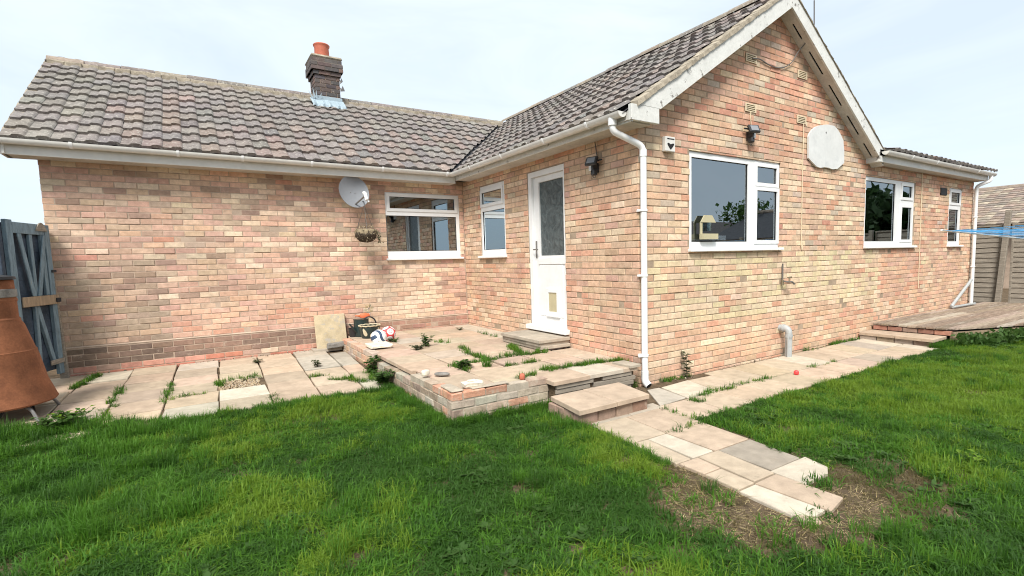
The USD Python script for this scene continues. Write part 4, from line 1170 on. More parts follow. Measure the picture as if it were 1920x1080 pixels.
lap_panel('fence_panel', (FX, 1.50), (FX, -0.26), 0.10, 1.86, 'grey lapped fence panel behind the far right downpipe')
lap_panel('fence_panel', (FX, -0.42), (FX, -2.22), 0.10, 1.87, 'grey lapped fence panel at the right edge behind the washing line')
for k in range(4):
    lap_panel('fence_panel', (FX, -2.34 - k * 1.92), (FX, -4.16 - k * 1.92), 0.05, 1.82, None, detail=False)
for k, (y, lean, h) in enumerate(((-0.34, 0.10, 2.22), (-2.28, 0.0, 1.95), (-4.25, 0, 1.95), (-6.17, 0, 1.95), (-8.09, 0, 1.95))):
    V, F = bbox(-0.045, 0.045, -0.05, 0.05, 0.0, h, 0.006)
    V = V + (FX - 0.07, y, 0.0); V[:, 1] += (1 - V[:, 2] / h) * lean - 0.02 * (V[:, 2] / h)
    obj('fence_post', (V, F), M_fence, FEN, 'leaning post taller than the panels' if k == 0 else None)

# neighbour beyond the fence
nh = thing('neighbour_bungalow', label='bungalow with a weathered brown tiled roof beyond the right fence', cat='house')
MB().box(19.5, 27, -14, 9, -0.1, 2.3).build('wall', M_mort, nh)
rf = obj('roof', (np.array([(18.9, -14.4, 2.18), (18.9, 9.4, 2.18), (23.2, 9.4, 3.75), (23.2, -14.4, 3.75), (27.5, 9.4, 2.18), (27.5, -14.4, 2.18)]), np.array([(0, 1, 2, 3), (3, 2, 4, 5)])), M_leadv, nh)
ftm = MB(); sdir = np.array([4.3, 0, 1.57]); SLn = np.linalg.norm(sdir); sdir /= SLn; nd = np.array([-sdir[2], 0, sdir[0]])
rows = int(SLn / 0.28)
for r in range(rows):
    y = -6.0
    while y < 7.5:
        w = 0.30
        o = np.array([18.85, y, 2.2]) + sdir * r * 0.28
        tn = pick([(0.25, 0.19, 0.15), (0.21, 0.17, 0.14), (0.30, 0.25, 0.19)], [2, 2, 1]) * (0.9 + 0.2 * (r % 2))
        V = np.array([o + nd * 0.035, o + nd * 0.035 + (0, w * .5, 0), o + (0, w, 0) + nd * 0.045, o + sdir * 0.3 + nd * 0.01, o + sdir * 0.3 + (0, w * .5, 0) + nd * 0.01, o + sdir * 0.3 + (0, w, 0) + nd * 0.02, o, o + (0, w * .5, 0), o + (0, w, 0)])
        V[1] += nd * 0.02; V[4] += nd * 0.02
        ftm.add(V, np.array([(0, 1, 4, 3), (1, 2, 5, 4), (6, 7, 1, 0), (7, 8, 2, 1)]), tn)
        y += w
ftm.build('tiling', M_farroof, rf, kind='stuff', tint=True)
V, F = tube([(23.2, -14.4, 3.78), (23.2, 9.4, 3.78)], 0.13, 8); obj('ridge', (V, F), M_farroof, rf, tint=np.array((0.25, 0.2, 0.16)))

# ------------------------------------------------------------------ things on the wall
def along(p, q, t):
    return np.array(p) * (1 - t) + np.array(q) * t


dish = thing('satellite_dish', label='grey satellite dish mounted on the brick wall left of the corner window', cat='satellite dish')
ctr = np.array([-1.925, 4.10, 2.49]); nf = np.array([0.20, -0.95, 0.20]); nf /= np.linalg.norm(nf)
ax = np.cross([0, 0, 1.0], nf); ax /= np.linalg.norm(ax); ay = np.cross(nf, ax)
R = 0.232
prof = [(R * k / 10, 0.055 * (k / 10) ** 2) for k in range(11)] + [(R + 0.006, 0.058), (R + 0.004, 0.048)] + [(R * k / 10, 0.055 * (k / 10) ** 2 - 0.006) for k in range(10, -1, -1)]
V, F = revolve(prof, 40)
V = ctr + V[:, :1] * ax * 0.98 + V[:, 1:2] * ay * 1.04 + V[:, 2:] * nf - nf * 0.03
obj('reflector', (V, F), M_dish, dish, smooth=40)
bl = MB()
for (u, w) in ((-0.035, 0.0), (0.035, -0.005), (0.0, -0.125)):
    p = ctr + ax * u + ay * w - nf * 0.03; bl.tube([p + nf * 0.001, p + nf * 0.008], 0.007, 8)
bl.build('bolt', M_steel, dish)
foot = ctr - ay * 0.19 - nf * 0.01; tip = ctr - ay * 0.14 + nf * 0.30 + ax * 0.03
MB().tube([foot, along(foot, tip, 0.95)], 0.013, 10).build('arm', M_steel, dish)
lb = MB(); lb.tube([tip - ay * 0.075 + nf * 0.01, tip + ay * 0.03 - nf * 0.015], 0.024, 14); lb.tube([tip + ay * 0.025 - nf * 0.01, tip + ay * 0.05 - nf * 0.045], [0.030, 0.026], 14); lb.tube([tip - ay * 0.05, tip - ay * 0.10 + ax * 0.03], 0.016, 10)
lb.build('receiver', M_upvc, dish, smooth=40)
MB().tube([ctr - nf * 0.05, (ctr[0], LB - 0.01, 2.46)], 0.02, 10).box(ctr[0] - 0.06, ctr[0] + 0.06, LB - 0.016, LB - 0.001, 2.40, 2.54).build('wall_mount', M_steel, dish)

hb = thing('hanging_basket', label='dried out moss hanging basket on wires under the satellite dish', cat='hanging basket')
hc = np.array([-1.80, 4.02, 1.865])
s = trimesh.creation.icosphere(4); V = np.array(s.vertices); V = V[:, :] * (1 + 0.16 * (meshkit.fbm(V * 5, 3, 3) - 0.5))[:, None]
V[:, 2] = np.where(V[:, 2] > 0.45, 0.45 + 0.25 * (V[:, 2] - 0.45), V[:, 2])
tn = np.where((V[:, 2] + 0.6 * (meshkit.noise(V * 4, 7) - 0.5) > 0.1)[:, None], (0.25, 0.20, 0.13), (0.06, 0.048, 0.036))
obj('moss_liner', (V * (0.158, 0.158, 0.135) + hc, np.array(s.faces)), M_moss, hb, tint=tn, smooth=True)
dr = MB(); g = np.random.default_rng(4)
for k in range(420):
    th, ph = g.uniform(0, 2 * math.pi), g.uniform(-0.9, 1.1)
    n0 = np.array([math.cos(th) * math.cos(ph), math.sin(th) * math.cos(ph), math.sin(ph)])
    p = hc + n0 * (0.155, 0.155, 0.12); q = p + (n0 * 0.02 + g.normal(0, 0.022, 3)); w = np.cross(n0, g.normal(0, 1, 3)); w = w / np.linalg.norm(w) * 0.005
    dr.add(np.array([p - w, p + w, q]), np.array([(0, 1, 2)]), pick([(0.42, 0.34, 0.22), (0.10, 0.08, 0.055), (0.28, 0.22, 0.14)], [2, 2, 2]))
dr.build('dry_stems', M_moss, hb, tint=True, kind='stuff')
hk = np.array([-1.80, 4.02, 2.30])
for th in (0.4, 2.4, 4.6):
    MB().tube([hc + (0.145 * math.cos(th), 0.145 * math.sin(th), 0.06), hk], 0.0035, 5).build('wire', M_wire, hb)
MB().tube(bend([hk, hk + (0, 0, 0.05), (-1.81, 4.36, 2.37)], 0.03), 0.005, 6).build('hook', M_iron, hb)
tr = MB()
for k in range(46):
    t = g.random(); p = hc + np.array([0.14 + 0.05 * t + g.normal(0, 0.012), -0.06 + g.normal(0, 0.03), 0.06 - 0.20 * t]); a, b = g.normal(0, 0.014, 3), g.normal(0, 0.014, 3)
    tr.add(np.array([p - a, p + b, p + a]), np.array([(0, 1, 2)]))
tr.build('trailing_plant', M_leafg, hb, kind='stuff')


def floodlight(name, mp, u, z, label, flip=1):
    t = thing(name, label=label, cat='floodlight')
    V, F = bbox(u - 0.075 * flip - 0.03, u - 0.075 * flip + 0.045, z - 0.055, z + 0.03, 0.0, 0.05, 0.005); obj('junction_box', (mp(V), F), M_upvc, t)
    V, F = bbox(-0.075, 0.075, -0.055, 0.055, -0.018, 0.018, 0.006)
    c, s = math.cos(-0.5), math.sin(-0.5)
    V = np.c_[V[:, 0], V[:, 1] * c - V[:, 2] * s, V[:, 1] * s + V[:, 2] * c]; cc, ss = math.cos(0.35 * flip), math.sin(0.35 * flip)
    W = np.c_[V[:, 0] * cc + V[:, 2] * ss, V[:, 1], -V[:, 0] * ss + V[:, 2] * cc] + (u, z + 0.035, 0.10)
    obj('lamp_head', (mp(W), F), M_black, t)
    G = np.array([(-0.052, -0.036, 0.0195), (0.052, -0.036, 0.0195), (0.052, 0.036, 0.0195), (-0.052, 0.036, 0.0195), (-0.052, -0.036, 0.021), (0.052, -0.036, 0.021), (0.052, 0.036, 0.021), (-0.052, 0.036, 0.021)])
    G = np.c_[G[:, 0], G[:, 1] * c - G[:, 2] * s, G[:, 1] * s + G[:, 2] * c]; G = np.c_[G[:, 0] * cc + G[:, 2] * ss, G[:, 1], -G[:, 0] * ss + G[:, 2] * cc] + (u, z + 0.035, 0.10)
    obj('lens', (mp(G), QUADS), M_dish, t)
    m = MB(); V, F = bbox(u - 0.014, u + 0.014, z - 0.09, z + 0.02, 0.0, 0.10, 0.004); m.add(mp(V), F)
    V, F = bbox(u + 0.05 * flip - 0.06, u + 0.05 * flip + 0.06, z + 0.035, z + 0.05, 0.03, 0.05, 0.003); m.add(mp(V), F)
    m.build('bracket', M_black, t)
    V, F = bbox(u - 0.03, u + 0.03, z - 0.125, z - 0.06, 0.03, 0.10, 0.012); obj('motion_sensor', (mp(V), F), M_black, t)
    loop = np.array([(u - 0.05 * flip, z - 0.05, 0.04), (u - 0.045 * flip, z - 0.13, 0.05), (u, z - 0.16, 0.05), (u + 0.02 * flip, z - 0.11, 0.06)])
    MB().tube(mp(bend(loop, 0.03)), 0.005, 6).build('lead', M_wire, t)
    return t


floodlight('floodlight', mapC, 1.875, 2.92, 'black floodlight with sensor on the gable above the large window', -1)
floodlight('floodlight', mapB, 0.66, 2.49, 'black floodlight with sensor on the short wall right of the back door', -1)

pq = Polygon([(3.237, 3.029), (3.271, 3.081), (3.335, 3.134), (3.410, 3.176), (3.513, 3.210), (3.725, 3.249), (3.918, 3.250), (4.016, 3.211), (4.099, 3.152), (4.184, 3.075), (4.215, 2.933), (4.225, 2.744), (4.033, 2.642), (3.893, 2.626), (3.781, 2.640), (3.672, 2.640), (3.565, 2.621), (3.459, 2.632), (3.301, 2.704), (3.249, 2.733)])
pqo = obj('wall_plaque', flat(mapC, pq, 0.01, 0.035), M_plaque, None, 'blank white shield shaped board fixed to the gable', 'plaque')
obj('screw', flat(mapC, Polygon([(3.69 + 0.012 * math.cos(a), 3.13 + 0.012 * math.sin(a)) for a in np.linspace(0, 6.28, 8)[:-1]]), 0.035, 0.04), M_steel, pqo)
obj('fixing', flat(mapC, sbox(3.5, 2.8, 3.9, 3.0), -0.003, 0.0098), M_bare, pqo)

tap = thing('garden_tap', label='old brass garden tap on a short pipe on the gable wall', cat='tap')
m = MB(); m.tube([(2.67, -0.025, 1.27), (2.67, -0.025, 1.03)], 0.010, 8); m.tube(bend([(2.67, -0.025, 1.03), (2.67, -0.10, 1.02), (2.76, -0.11, 1.02), (2.80, -0.12, 0.985)], 0.03), 0.013, 8); m.build('pipe', M_wire, tap)
m = MB(); m.tube([(2.70, -0.108, 1.02), (2.70, -0.108, 1.075)], 0.012, 8); m.tube([(2.655, -0.108, 1.08), (2.75, -0.108, 1.085)], 0.009, 8); m.tube([(2.665, -0.03, 1.05), (2.665, -0.03, 0.975)], 0.018, 8); m.build('handle', M_brass, tap)
wp = thing('waste_pipe', label='grey plastic waste pipe elbow coming out of the gable wall', cat='drain pipe')
MB().tube(bend([(2.66, 0.01, 0.385), (2.66, -0.135, 0.385), (2.66, -0.135, -0.02)], 0.07), 0.046, 16).build('pipe', M_pipe, wp, smooth=50)
m = MB(); m.tube([(2.66, -0.045, 0.385), (2.66, -0.075, 0.385)], 0.053, 16); m.tube([(2.66, -0.135, 0.30), (2.66, -0.135, 0.265)], 0.053, 16); m.build('collar', M_pipe, wp, smooth=50)
MB().tube([(2.595, -0.165, 0.27), (2.595, -0.165, 0.0)], 0.012, 8).build('spigot', M_pipe, wp)

cb1 = bend([(1.95, -0.022, 3.835), (2.10, -0.02, 3.86), (2.29, -0.015, 3.825), (2.47, -0.015, 3.815), (2.65, -0.02, 3.855), (2.80, -0.03, 3.94), (2.90, -0.05, 4.09), (2.99, -0.10, 4.20), (3.02, -0.2, 4.36), (2.98, -0.215, 4.70)], 0.06)
MB().tube(cb1, 0.008, 6).build('aerial_cable', M_wire, None, 'dark aerial cable drooping from an air brick to the gable soffit', 'cable')
MB().tube(bend([(3.14, -0.012, 3.19), (3.14, -0.008, 2.4), (3.145, -0.008, 1.50), (3.165, -0.008, 1.44), (3.185, -0.008, 1.52)], 0.02), 0.006, 6).build('wall_cable', M_beige, None, 'beige cable running straight down the gable beside the large window', 'cable')
MB().tube([(7.08, -0.008, 2.80), (7.09, -0.008, 1.6), (7.10, -0.008, 0.70)], 0.008, 6).build('wall_cable', M_beige, None, 'beige cable running down the wall right of the second gable window', 'cable')
MB().tube(bend([(1.94, -0.01, 3.20), (1.93, -0.012, 3.12), (1.95, -0.012, 3.0)], 0.02), 0.006, 6).build('wall_cable', M_beige, None, 'short beige cable from the lower air brick to the gable floodlight', 'cable')
MB().tube([(-0.012, 0.70, 2.76), (-0.012, 0.66, 2.55)], 0.006, 6).build('wall_cable', M_wire, None, 'thin cable from the eave to the floodlight by the door', 'cable')
an = thing('tv_aerial', label='thin metal aerial on the roof ridge above the gable', cat='aerial')
m = MB(); m.tube([(2.75, 0.35, 4.6), (2.75, 0.35, 5.9)], 0.014, 8); m.build('mast', M_steel, an)
m = MB(); m.tube([(2.6, 0.2, 5.35), (3.1, 0.6, 4.98)], 0.010, 6)
for k in range(5): 
    c = along((2.6, 0.2, 5.35), (3.1, 0.6, 4.98), k / 4); m.tube([c + (-0.12, 0.15, 0), c + (0.12, -0.15, 0)], 0.005, 5)
m.build('rods', M_red, an)

bf = thing('window_bird_feeder', label='small house shaped clear bird feeder stuck inside the large window', cat='bird feeder')
Z0 = 1.60
obj('roof_panel', flat(mapC, Polygon([(0.995, Z0 + 0.20), (1.06, Z0 + 0.285), (1.20, Z0 + 0.285), (1.27, Z0 + 0.20)]), 0.0, 0.012), M_catflap, bf)
obj('tray', flat(mapC, sbox(0.995, Z0, 1.265, Z0 + 0.065), -0.01, 0.05), M_catflap, bf)
obj('back', flat(mapC, sbox(0.995, Z0 + 0.0655, 1.03, Z0 + 0.1995), -0.005, 0.006), M_catflap, bf)
obj('back', flat(mapC, sbox(1.10, Z0 + 0.10, 1.20, Z0 + 0.1995), -0.005, 0.006), M_clear, bf)

# ------------------------------------------------------------------ things on the ground
ls = MB()
V, F = bbox(-2.555, -2.115, -0.02, 0.02, 0.0, 0.50, 0.006)
V = np.c_[V[:, 0], LB - 0.145 + V[:, 1] + V[:, 2] * 0.22, 0.148 + V[:, 2]]
obj('leaning_slab', (V, F), M_stone, None, 'square yellow concrete slab leaning against the brick wall', 'slab')
V, F = bbox(-2.44, -2.10, 4.06, 4.13, 0.158, 0.235, 0.012)
for _ in range(1):
    h = trimesh.Trimesh(V, F).subdivide().subdivide(); V, F = np.array(h.vertices), np.array(h.faces)
V = V + (meshkit.fbm(V * 18, 3, 2) - 0.5)[:, None] * 0.02; V[:, 2] += (V[:, 0] + 2.44) * 0.06
obj('kerb_stone', (V, F), M_kerb, None, 'rough grey kerb stone lying at the foot of the leaning slab', 'stone')

pot = thing('plant_pot', label='dark green glazed pot with cream rim and pale leaf pattern', cat='plant pot')
PC = np.array([-1.845, 3.94, 0.283])
V, F = revolve([(0.0, 0.0), (0.115, 0.0), (0.135, 0.05), (0.15, 0.13), (0.152, 0.18), (0.143, 0.18), (0.14, 0.14), (0.0, 0.14)], 32); obj('bowl', (V + PC, F), M_glaze, pot, smooth=45)
V, F = revolve([(0.140, 0.178), (0.148, 0.178), (0.164, 0.186), (0.166, 0.198), (0.150, 0.200), (0.140, 0.19)], 32)
V[:, 2] += 0.004 * np.sin(np.arctan2(V[:, 1], V[:, 0]) * 12); obj('rim', (V + PC, F), M_cream, pot, smooth=45)
V, F = revolve([(0.0, 0.150), (0.139, 0.146)], 24); obj('soil', (V + PC, F), M_bare, pot)
for (th, z, w, h, tl) in ((-2.35, 0.10, 0.030, 0.062, 0.3), (-1.55, 0.055, 0.035, 0.045, -0.6), (-0.75, 0.11, 0.028, 0.06, 0.5)):
    k = np.linspace(0, 2 * math.pi, 14)[:-1]; lx, lz = w * np.cos(k) * (1 - 0.4 * np.sin(k)), h * np.sin(k)
    lx, lz = lx * math.cos(tl) - lz * math.sin(tl), lx * math.sin(tl) + lz * math.cos(tl)
    zz = np.clip(z + lz, 0.01, 0.17); rr = np.interp(zz, [0, 0.05, 0.13, 0.18], [0.115, 0.135, 0.15, 0.152]) + 0.0025
    a = th + lx / 0.15
    P3 = np.c_[rr * np.cos(a), rr * np.sin(a), zz]; c = P3.mean(0); P3 = np.vstack([P3, c * np.array([1.012, 1.012, 1])])
    obj('leaf_motif', (P3 + PC, np.array([(q, (q + 1) % 13, 13) for q in range(13)])), M_cream, pot)
wc = thing('watering_can', label='dark green watering can with a black arched handle behind the patterned pot', cat='watering can')
V, F = revolve([(0.0, 0.0), (0.11, 0.0), (0.115, 0.02), (0.112, 0.25), (0.118, 0.27), (0.10, 0.27), (0.0, 0.255)], 24); obj('body', (V + (-1.90, 4.20, 0.285), F), M_glaze, wc, smooth=45)
th = np.linspace(-0.1, 2.2, 12)
MB().tube(np.c_[-1.80 + 0.105 * np.cos(th), np.full(12, 4.12), 0.46 + 0.125 * np.sin(th)], 0.011, 8).build('handle', M_black, wc)
MB().tube([(-1.99, 4.14, 0.36), (-2.10, 4.10, 0.50)], [0.02, 0.012], 8).build('spout', M_glaze, wc)
pm = thing('toy_windmill', label='orange plastic flower with clear petals by the wall behind the pots', cat='garden ornament')
m = MB(); V, F = revolve([(0.0, -0.03), (0.05, -0.03), (0.062, 0.0), (0.048, 0.035), (0.0, 0.045)], 16); m.add(V * (1.35, 0.7, 1) + (-1.84, 4.20, 0.60), F); m.tube([(-1.84, 4.22, 0.57), (-1.84, 4.24, 0.30)], 0.006, 6); m.tube([(-1.90, 4.20, 0.60), (-1.99, 4.19, 0.61)], [0.02, 0.007], 6); m.build('flower_body', M_orange, pm, smooth=40)
pc = np.array([-1.76, 4.24, 0.70])
for k in range(6):
    a = k * math.pi / 3 + 0.2; d = np.array([math.cos(a), 0, math.sin(a)]); s_ = np.array([-math.sin(a), 0, math.cos(a)])
    V = np.array([pc + d * 0.012, pc + d * 0.05 + s_ * 0.03 + (0, -0.012, 0), pc + d * 0.082, pc + d * 0.05 - s_ * 0.022 + (0, 0.012, 0)])
    obj('petal', (np.vstack([V, V + (0, 0.003, 0)]), QUADS), M_clear, pm)
V, F = revolve([(0.0, 0.0), (0.012, 0.0), (0.0, 0.012)], 10); obj('hub', (np.c_[V[:, 0], -V[:, 2], V[:, 1]] + pc, F), M_black, pm)
bp = thing('plant_pot', label='small plain black plastic pot between the leaning slab and the patterned pot', cat='plant pot')
V, F = revolve([(0.0, 0.0), (0.055, 0.0), (0.072, 0.12), (0.076, 0.12), (0.078, 0.135), (0.068, 0.135), (0.066, 0.10), (0.0, 0.10)], 20); obj('pot', (V + (-2.02, 4.22, 0.285), F), M_black, bp, smooth=40)


def football(name, c, r, cols, label, pattern):
    t = thing(name, label=label, cat='football')
    s = trimesh.creation.icosphere(5, r); V = np.array(s.vertices); F = np.array(s.faces); ctr_ = V[F].mean(1) / r
    ids = pattern(ctr_)
    for k, (nm, m) in enumerate(cols):
        f = F[ids == k]
        if len(f):
            u, inv = np.unique(f.ravel(), return_inverse=True)
            obj(nm, (V[u] + np.array(c), inv.reshape(-1, 3)), m, t, smooth=True)
    return t


def pat1(p):
    q = p @ trimesh.transformations.euler_matrix(0.5, -0.3, 0.35)[:3, :3]
    band = np.abs(q[:, 0] + 0.25 * np.sin(q[:, 2] * 3)) < 0.17
    patch = (np.abs(q[:, 0]) > 0.62) & (np.sin(q[:, 1] * 5 + q[:, 2] * 4) > 0.0)
    return np.where(band | patch | (p[:, 2] < -0.72), 1, 0)


ic = trimesh.creation.icosahedron(); icv = np.array(ic.vertices) / np.linalg.norm(ic.vertices[0]); icv = icv @ trimesh.transformations.euler_matrix(0.4, 0.2, 0.5)[:3, :3]


def pat2(p):
    d = (p @ icv.T).max(1)
    ring = (d > 0.972) & (d < 0.985)
    return np.where((d > 0.90) & ~ring, 1, 0)


football('football', (-1.93, 3.17, 0.275 + 0.108), 0.108, [('white_cover', M_ballw), ('blue_panel', M_ballb)], 'white and dark blue football on the patio by the low wall', pat1)
football('football', (-1.72, 3.42, 0.278 + 0.108), 0.108, [('red_cover', M_ballr), ('white_dot', M_ballw)], 'red football with white round patches', pat2)
rubble('red_cap', (1.72, -0.80, 0.0), (0.062, 0.056, 0.055), M_red, 'small crumpled red plastic piece lying on the path', 'litter', 11)

# diagonal timber by the far downpipe
pr = thing('timber_prop', label='grey angled strut and base rail on the deck by the far downpipe', cat='prop')
MB().tube([(9.50, -0.09, 0.76), (8.44, -0.10, 0.265)], 0.03, 8).build('strut', M_pipe, pr)
MB().tube([(8.44, -0.13, 0.255), (9.56, -0.15, 0.255)], 0.024, 8).build('rail', M_pipe, pr)

# rotary clothes airer; its pole stands in the lawn beyond the right edge
ai = thing('rotary_clothes_airer', label='rotary washing line with blue cords reaching in from the right edge', cat='clothes airer')
T1 = np.array([5.0, -1.05, 1.685]); HUB = np.array([4.98, -2.85, 1.36]); cent = HUB + (0, 0, 0.0)
v = T1 - HUB; tips = []
for k in range(4):
    a = -k * math.pi / 2; c, s_ = math.cos(a), math.sin(a)
    tips.append(HUB + np.array([v[0] * c - v[1] * s_, v[0] * s_ + v[1] * c, v[2]]))
MB().tube([(HUB[0], HUB[1], -0.05), HUB + (0, 0, 0.35)], 0.022, 12).build('pole', M_alu, ai)
for q in tips:
    MB().tube([HUB, q], 0.012, 8).build('arm', M_alu, ai)
    V, F = bbox(-0.014, 0.014, -0.014, 0.014, -0.014, 0.014, 0.004); obj('end_cap', (V + q, F), M_upvc, ai)
for k in range(4):
    for t in (0.42, 0.54, 0.64, 0.73, 0.81, 0.88, 0.93, 0.97):
        p, q = along(HUB, tips[k], t), along(HUB, tips[(k + 1) % 4], t); mid = (p + q) / 2 - (0, 0, 0.02)
        MB().tube([p, along(p, mid, .5) - (0, 0, .005), mid, along(mid, q, .5) - (0, 0, .005), q], 0.0042, 5).build('cord', M_blueline, ai)
    
# ------------------------------------------------------------------ left edge: gate, post, burner
gt = thing('garden_gate', label='worn blue braced gate standing open beside the left end of the house', cat='gate')
G0, G1 = np.array([-5.40, 4.27]), np.array([-5.615, 3.60]); gd = (G1 - G0) / np.linalg.norm(G1 - G0); gn = np.array([-gd[1], gd[0]])
if gn[0] < 0: gn = -gn
GW = np.linalg.norm(G1 - G0)


def gbox(name, s0, s1, d0, d1, z0, z1, m, parent=None, shear=0.0, label=None):
    V, F = bbox(s0, s1, d0, d1, z0, z1, 0.004)
    if shear:
        V[:, 0] += shear * (V[:, 2] - z0) / (z1 - z0)
    return obj(name, (np.c_[G0 + V[:, :1] * gd + V[:, 1:2] * gn, V[:, 2]], F), m, parent or gt, label)


for k in range(11):
    gbox('board', 0.012 + 0.002 * (k % 2), GW - 0.012 - 0.002 * (k % 2), -0.012 - 0.003 * (k % 2), 0.002 + 0.004 * (k % 2), 0.26 + k * 0.152, 0.26 + k * 0.152 + 0.157, M_blued)
gbox('stile', 0.0, 0.085, 0.007, 0.045, 0.20, 1.95, M_blue); gbox('stile', GW - 0.10, GW, 0.007, 0.045, 0.22, 1.97, M_blue)
gbox('top_rail', 0.086, GW - 0.101, 0.007, 0.042, 1.83, 1.95, M_blue); gbox('middle_rail', -0.02, GW - 0.101, 0.046, 0.06, 1.03, 1.14, M_bare)
gbox('bottom_rail', 0.0, 0.25, 0.046, 0.06, 0.33, 0.385, M_fence)
gbox('brace', 0.10, 0.155, 0.008, 0.04, 1.141, 1.829, M_blue); gbox('brace', 0.30, 0.35, 0.008, 0.04, 1.141, 1.829, M_blue, shear=0.0)
gbox('brace', 0.27, 0.33, 0.0415, 0.056, 1.141, 1.829, M_blue, shear=-0.19); gbox('brace', 0.36, 0.42, 0.0415, 0.056, 1.141, 1.829, M_blue, shear=0.14)
gbox('brace', 0.10, 0.16, 0.008, 0.04, 0.32, 1.029, M_blue, shear=0.20); gbox('brace', 0.36, 0.41, 0.008, 0.04, 0.32, 1.029, M_blue, shear=-0.03)
ct = Polygon([(0.05 + 0.20 * (k / 10), 1.875 + 0.095 * math.sin(math.pi * k / 10)) for k in range(11)])
V, F = extrude(ct, 0.043, 0.055); obj('round_topped_block', (np.c_[G0 + V[:, :1] * gd + V[:, 2:] * gn, V[:, 1]], F), M_fence, gt)
gbox('latch', -0.03, 0.05, 0.061, 0.075, 1.05, 1.10, M_iron); gbox('hinge', -0.03, 0.05, 0.046, 0.06, 1.40, 1.43, M_iron)
gp = MB(); V, F = bbox(-5.435, -5.355, LB - 0.10, LB - 0.035, 0.10, 1.92, 0.005); V[:, 0] += -0.03 * (V[:, 2] - 1); gp.add(V, F)
gp.build('gate_post', M_fence, None, 'thin grey timber gate post fixed to the end of the brick wall', 'gate post')
V, F = bbox(-5.705, -5.60, 3.44, 3.55, 0.0, 2.14, 0.006); obj('gate_post', (V, F), M_blued, None, 'tall dark blue post at the left edge', 'gate post')
lap = MB()
for k in range(8):
    V, F = bbox(-7.2, -5.75, 3.47, 3.49, 0.1 + k * 0.22, 0.1 + k * 0.22 + 0.21, 0.004); obj('side_board', (V, F), M_blued, lp) if k else None
    if k == 0:
        lp = thing('side_fence', label='dark blue board fence running off past the left edge', cat='fence'); obj('side_board', (V, F), M_blued, lp)

bu = thing('garden_burner', label='rust orange flared metal garden burner with ribs, on thin legs', cat='garden burner')
BC = np.array([-5.61, 2.66, 0.0])
V, F = revolve([(0.235, 1.345), (0.24, 1.34), (0.243, 1.18), (0.25, 1.17), (0.25, 1.15), (0.245, 1.14), (0.25, 1.00), (0.262, 0.985), (0.262, 0.965), (0.28, 0.93), (0.335, 0.70), (0.345, 0.69), (0.345, 0.67), (0.355, 0.63), (0.395, 0.40), (0.445, 0.235), (0.452, 0.215), (0.44, 0.20), (0.36, 0.19), (0.0, 0.19)], 56)
wob = 1 + 0.03 * (meshkit.noise(np.c_[V[:, :2] * 4, V[:, 2] * 5], 3) - 0.5)[:, None]
obj('body', (V * np.c_[wob, wob, np.ones(len(V))] + BC, F), M_rust, bu, smooth=35)
V, F = revolve([(0.0, 1.40), (0.15, 1.395), (0.252, 1.375), (0.256, 1.35), (0.23, 1.345), (0.0, 1.345)], 40); obj('lid', (V + BC, F), M_iron, bu, smooth=35)
V, F = revolve([(0.2455, 1.262), (0.253, 1.257), (0.253, 1.19), (0.2465, 1.185)], 40); obj('band', (V + BC, F), M_kerb, bu, smooth=35)
for th in (-0.75, 0.6, 2.2, 3.9):
    o = np.array([math.cos(th), math.sin(th), 0])
    MB().tube(bend([BC + o * 0.33 + (0, 0, 0.205), BC + o * 0.44 + (0, 0, 0.17), BC + o * 0.52 + (0, 0, 0.02)], 0.1), 0.014, 8).build('leg', M_steel, bu)
for th in (-1.3, 0.0, -2.4):
    o = np.array([math.cos(th), math.sin(th), 0]); p = np.array([-o[1], o[0], 0])
    MB().tube([BC + o * 0.25 + p * 0.07 + (0, 0, 0.20), BC + o * 0.28 + (0, 0, 0.05), BC + o * 0.25 - p * 0.07 + (0, 0, 0.20)], 0.013, 6).build('strut', M_iron, bu)

# ------------------------------------------------------------------ greenery
PATH_POLY = shapely.union_all([Polygon(np.array(SL[k])[:, :2]) for k in SL if len(SL[k]) > 3] + [sbox(-0.52, -1.19, 5.4, 0.0), sbox(-1.42, -0.75, -0.4, -0.2), sbox(-1.33, -2.25, -0.58, -0.6)]).buffer(0.012)
SOLID = shapely.union_all([PATH_POLY, sbox(-2.22, 0.03, 0.0, 5), sbox(0, 0, 11, 11), Polygon([(4.8, 0), (5.3, -1.15), (7.2, -1.92), (10.6, -3.25), (10.6, 0)]), sbox(-8, 4.3, 0.1, 9)])
PAVE = Polygon([(-8, 2.1), (-5.25, 2.05), (-4.80, 1.78), (-4.33, 1.60), (-4.03, 1.53), (-3.57, 1.66), (-2.99, 1.66), (-2.55, 1.46), (-2.22, 1.55), (-2.22, 4.4), (-8, 4.4)])
SOLID = shapely.union_all([SOLID, PAVE])
BARE = Polygon([(-1.36, -1.72), (-1.40, -2.2), (-1.50, -2.75), (-1.25, -2.95), (-0.95, -2.98), (-0.78, -2.72), (-0.80, -2.52), (-0.90, -2.50), (-0.97, -2.72), (-1.22, -2.75), (-1.43, -2.64), (-1.37, -2.2), (-1.35, -1.8)]).union(Polygon([(-1.36, -1.75), (-1.62, -1.85), (-1.85, -2.25), (-1.80, -2.6), (-1.5, -2.75), (-1.38, -2.5)])).buffer(0.03)
EDGE = Polygon([(-.46, -1.20), (-.40, -1.45), (-.46, -1.9), (-.48, -2.2), (-.56, -2.2), (-.53, -1.5), (-.50, -1.2)])
TRUNKS = None


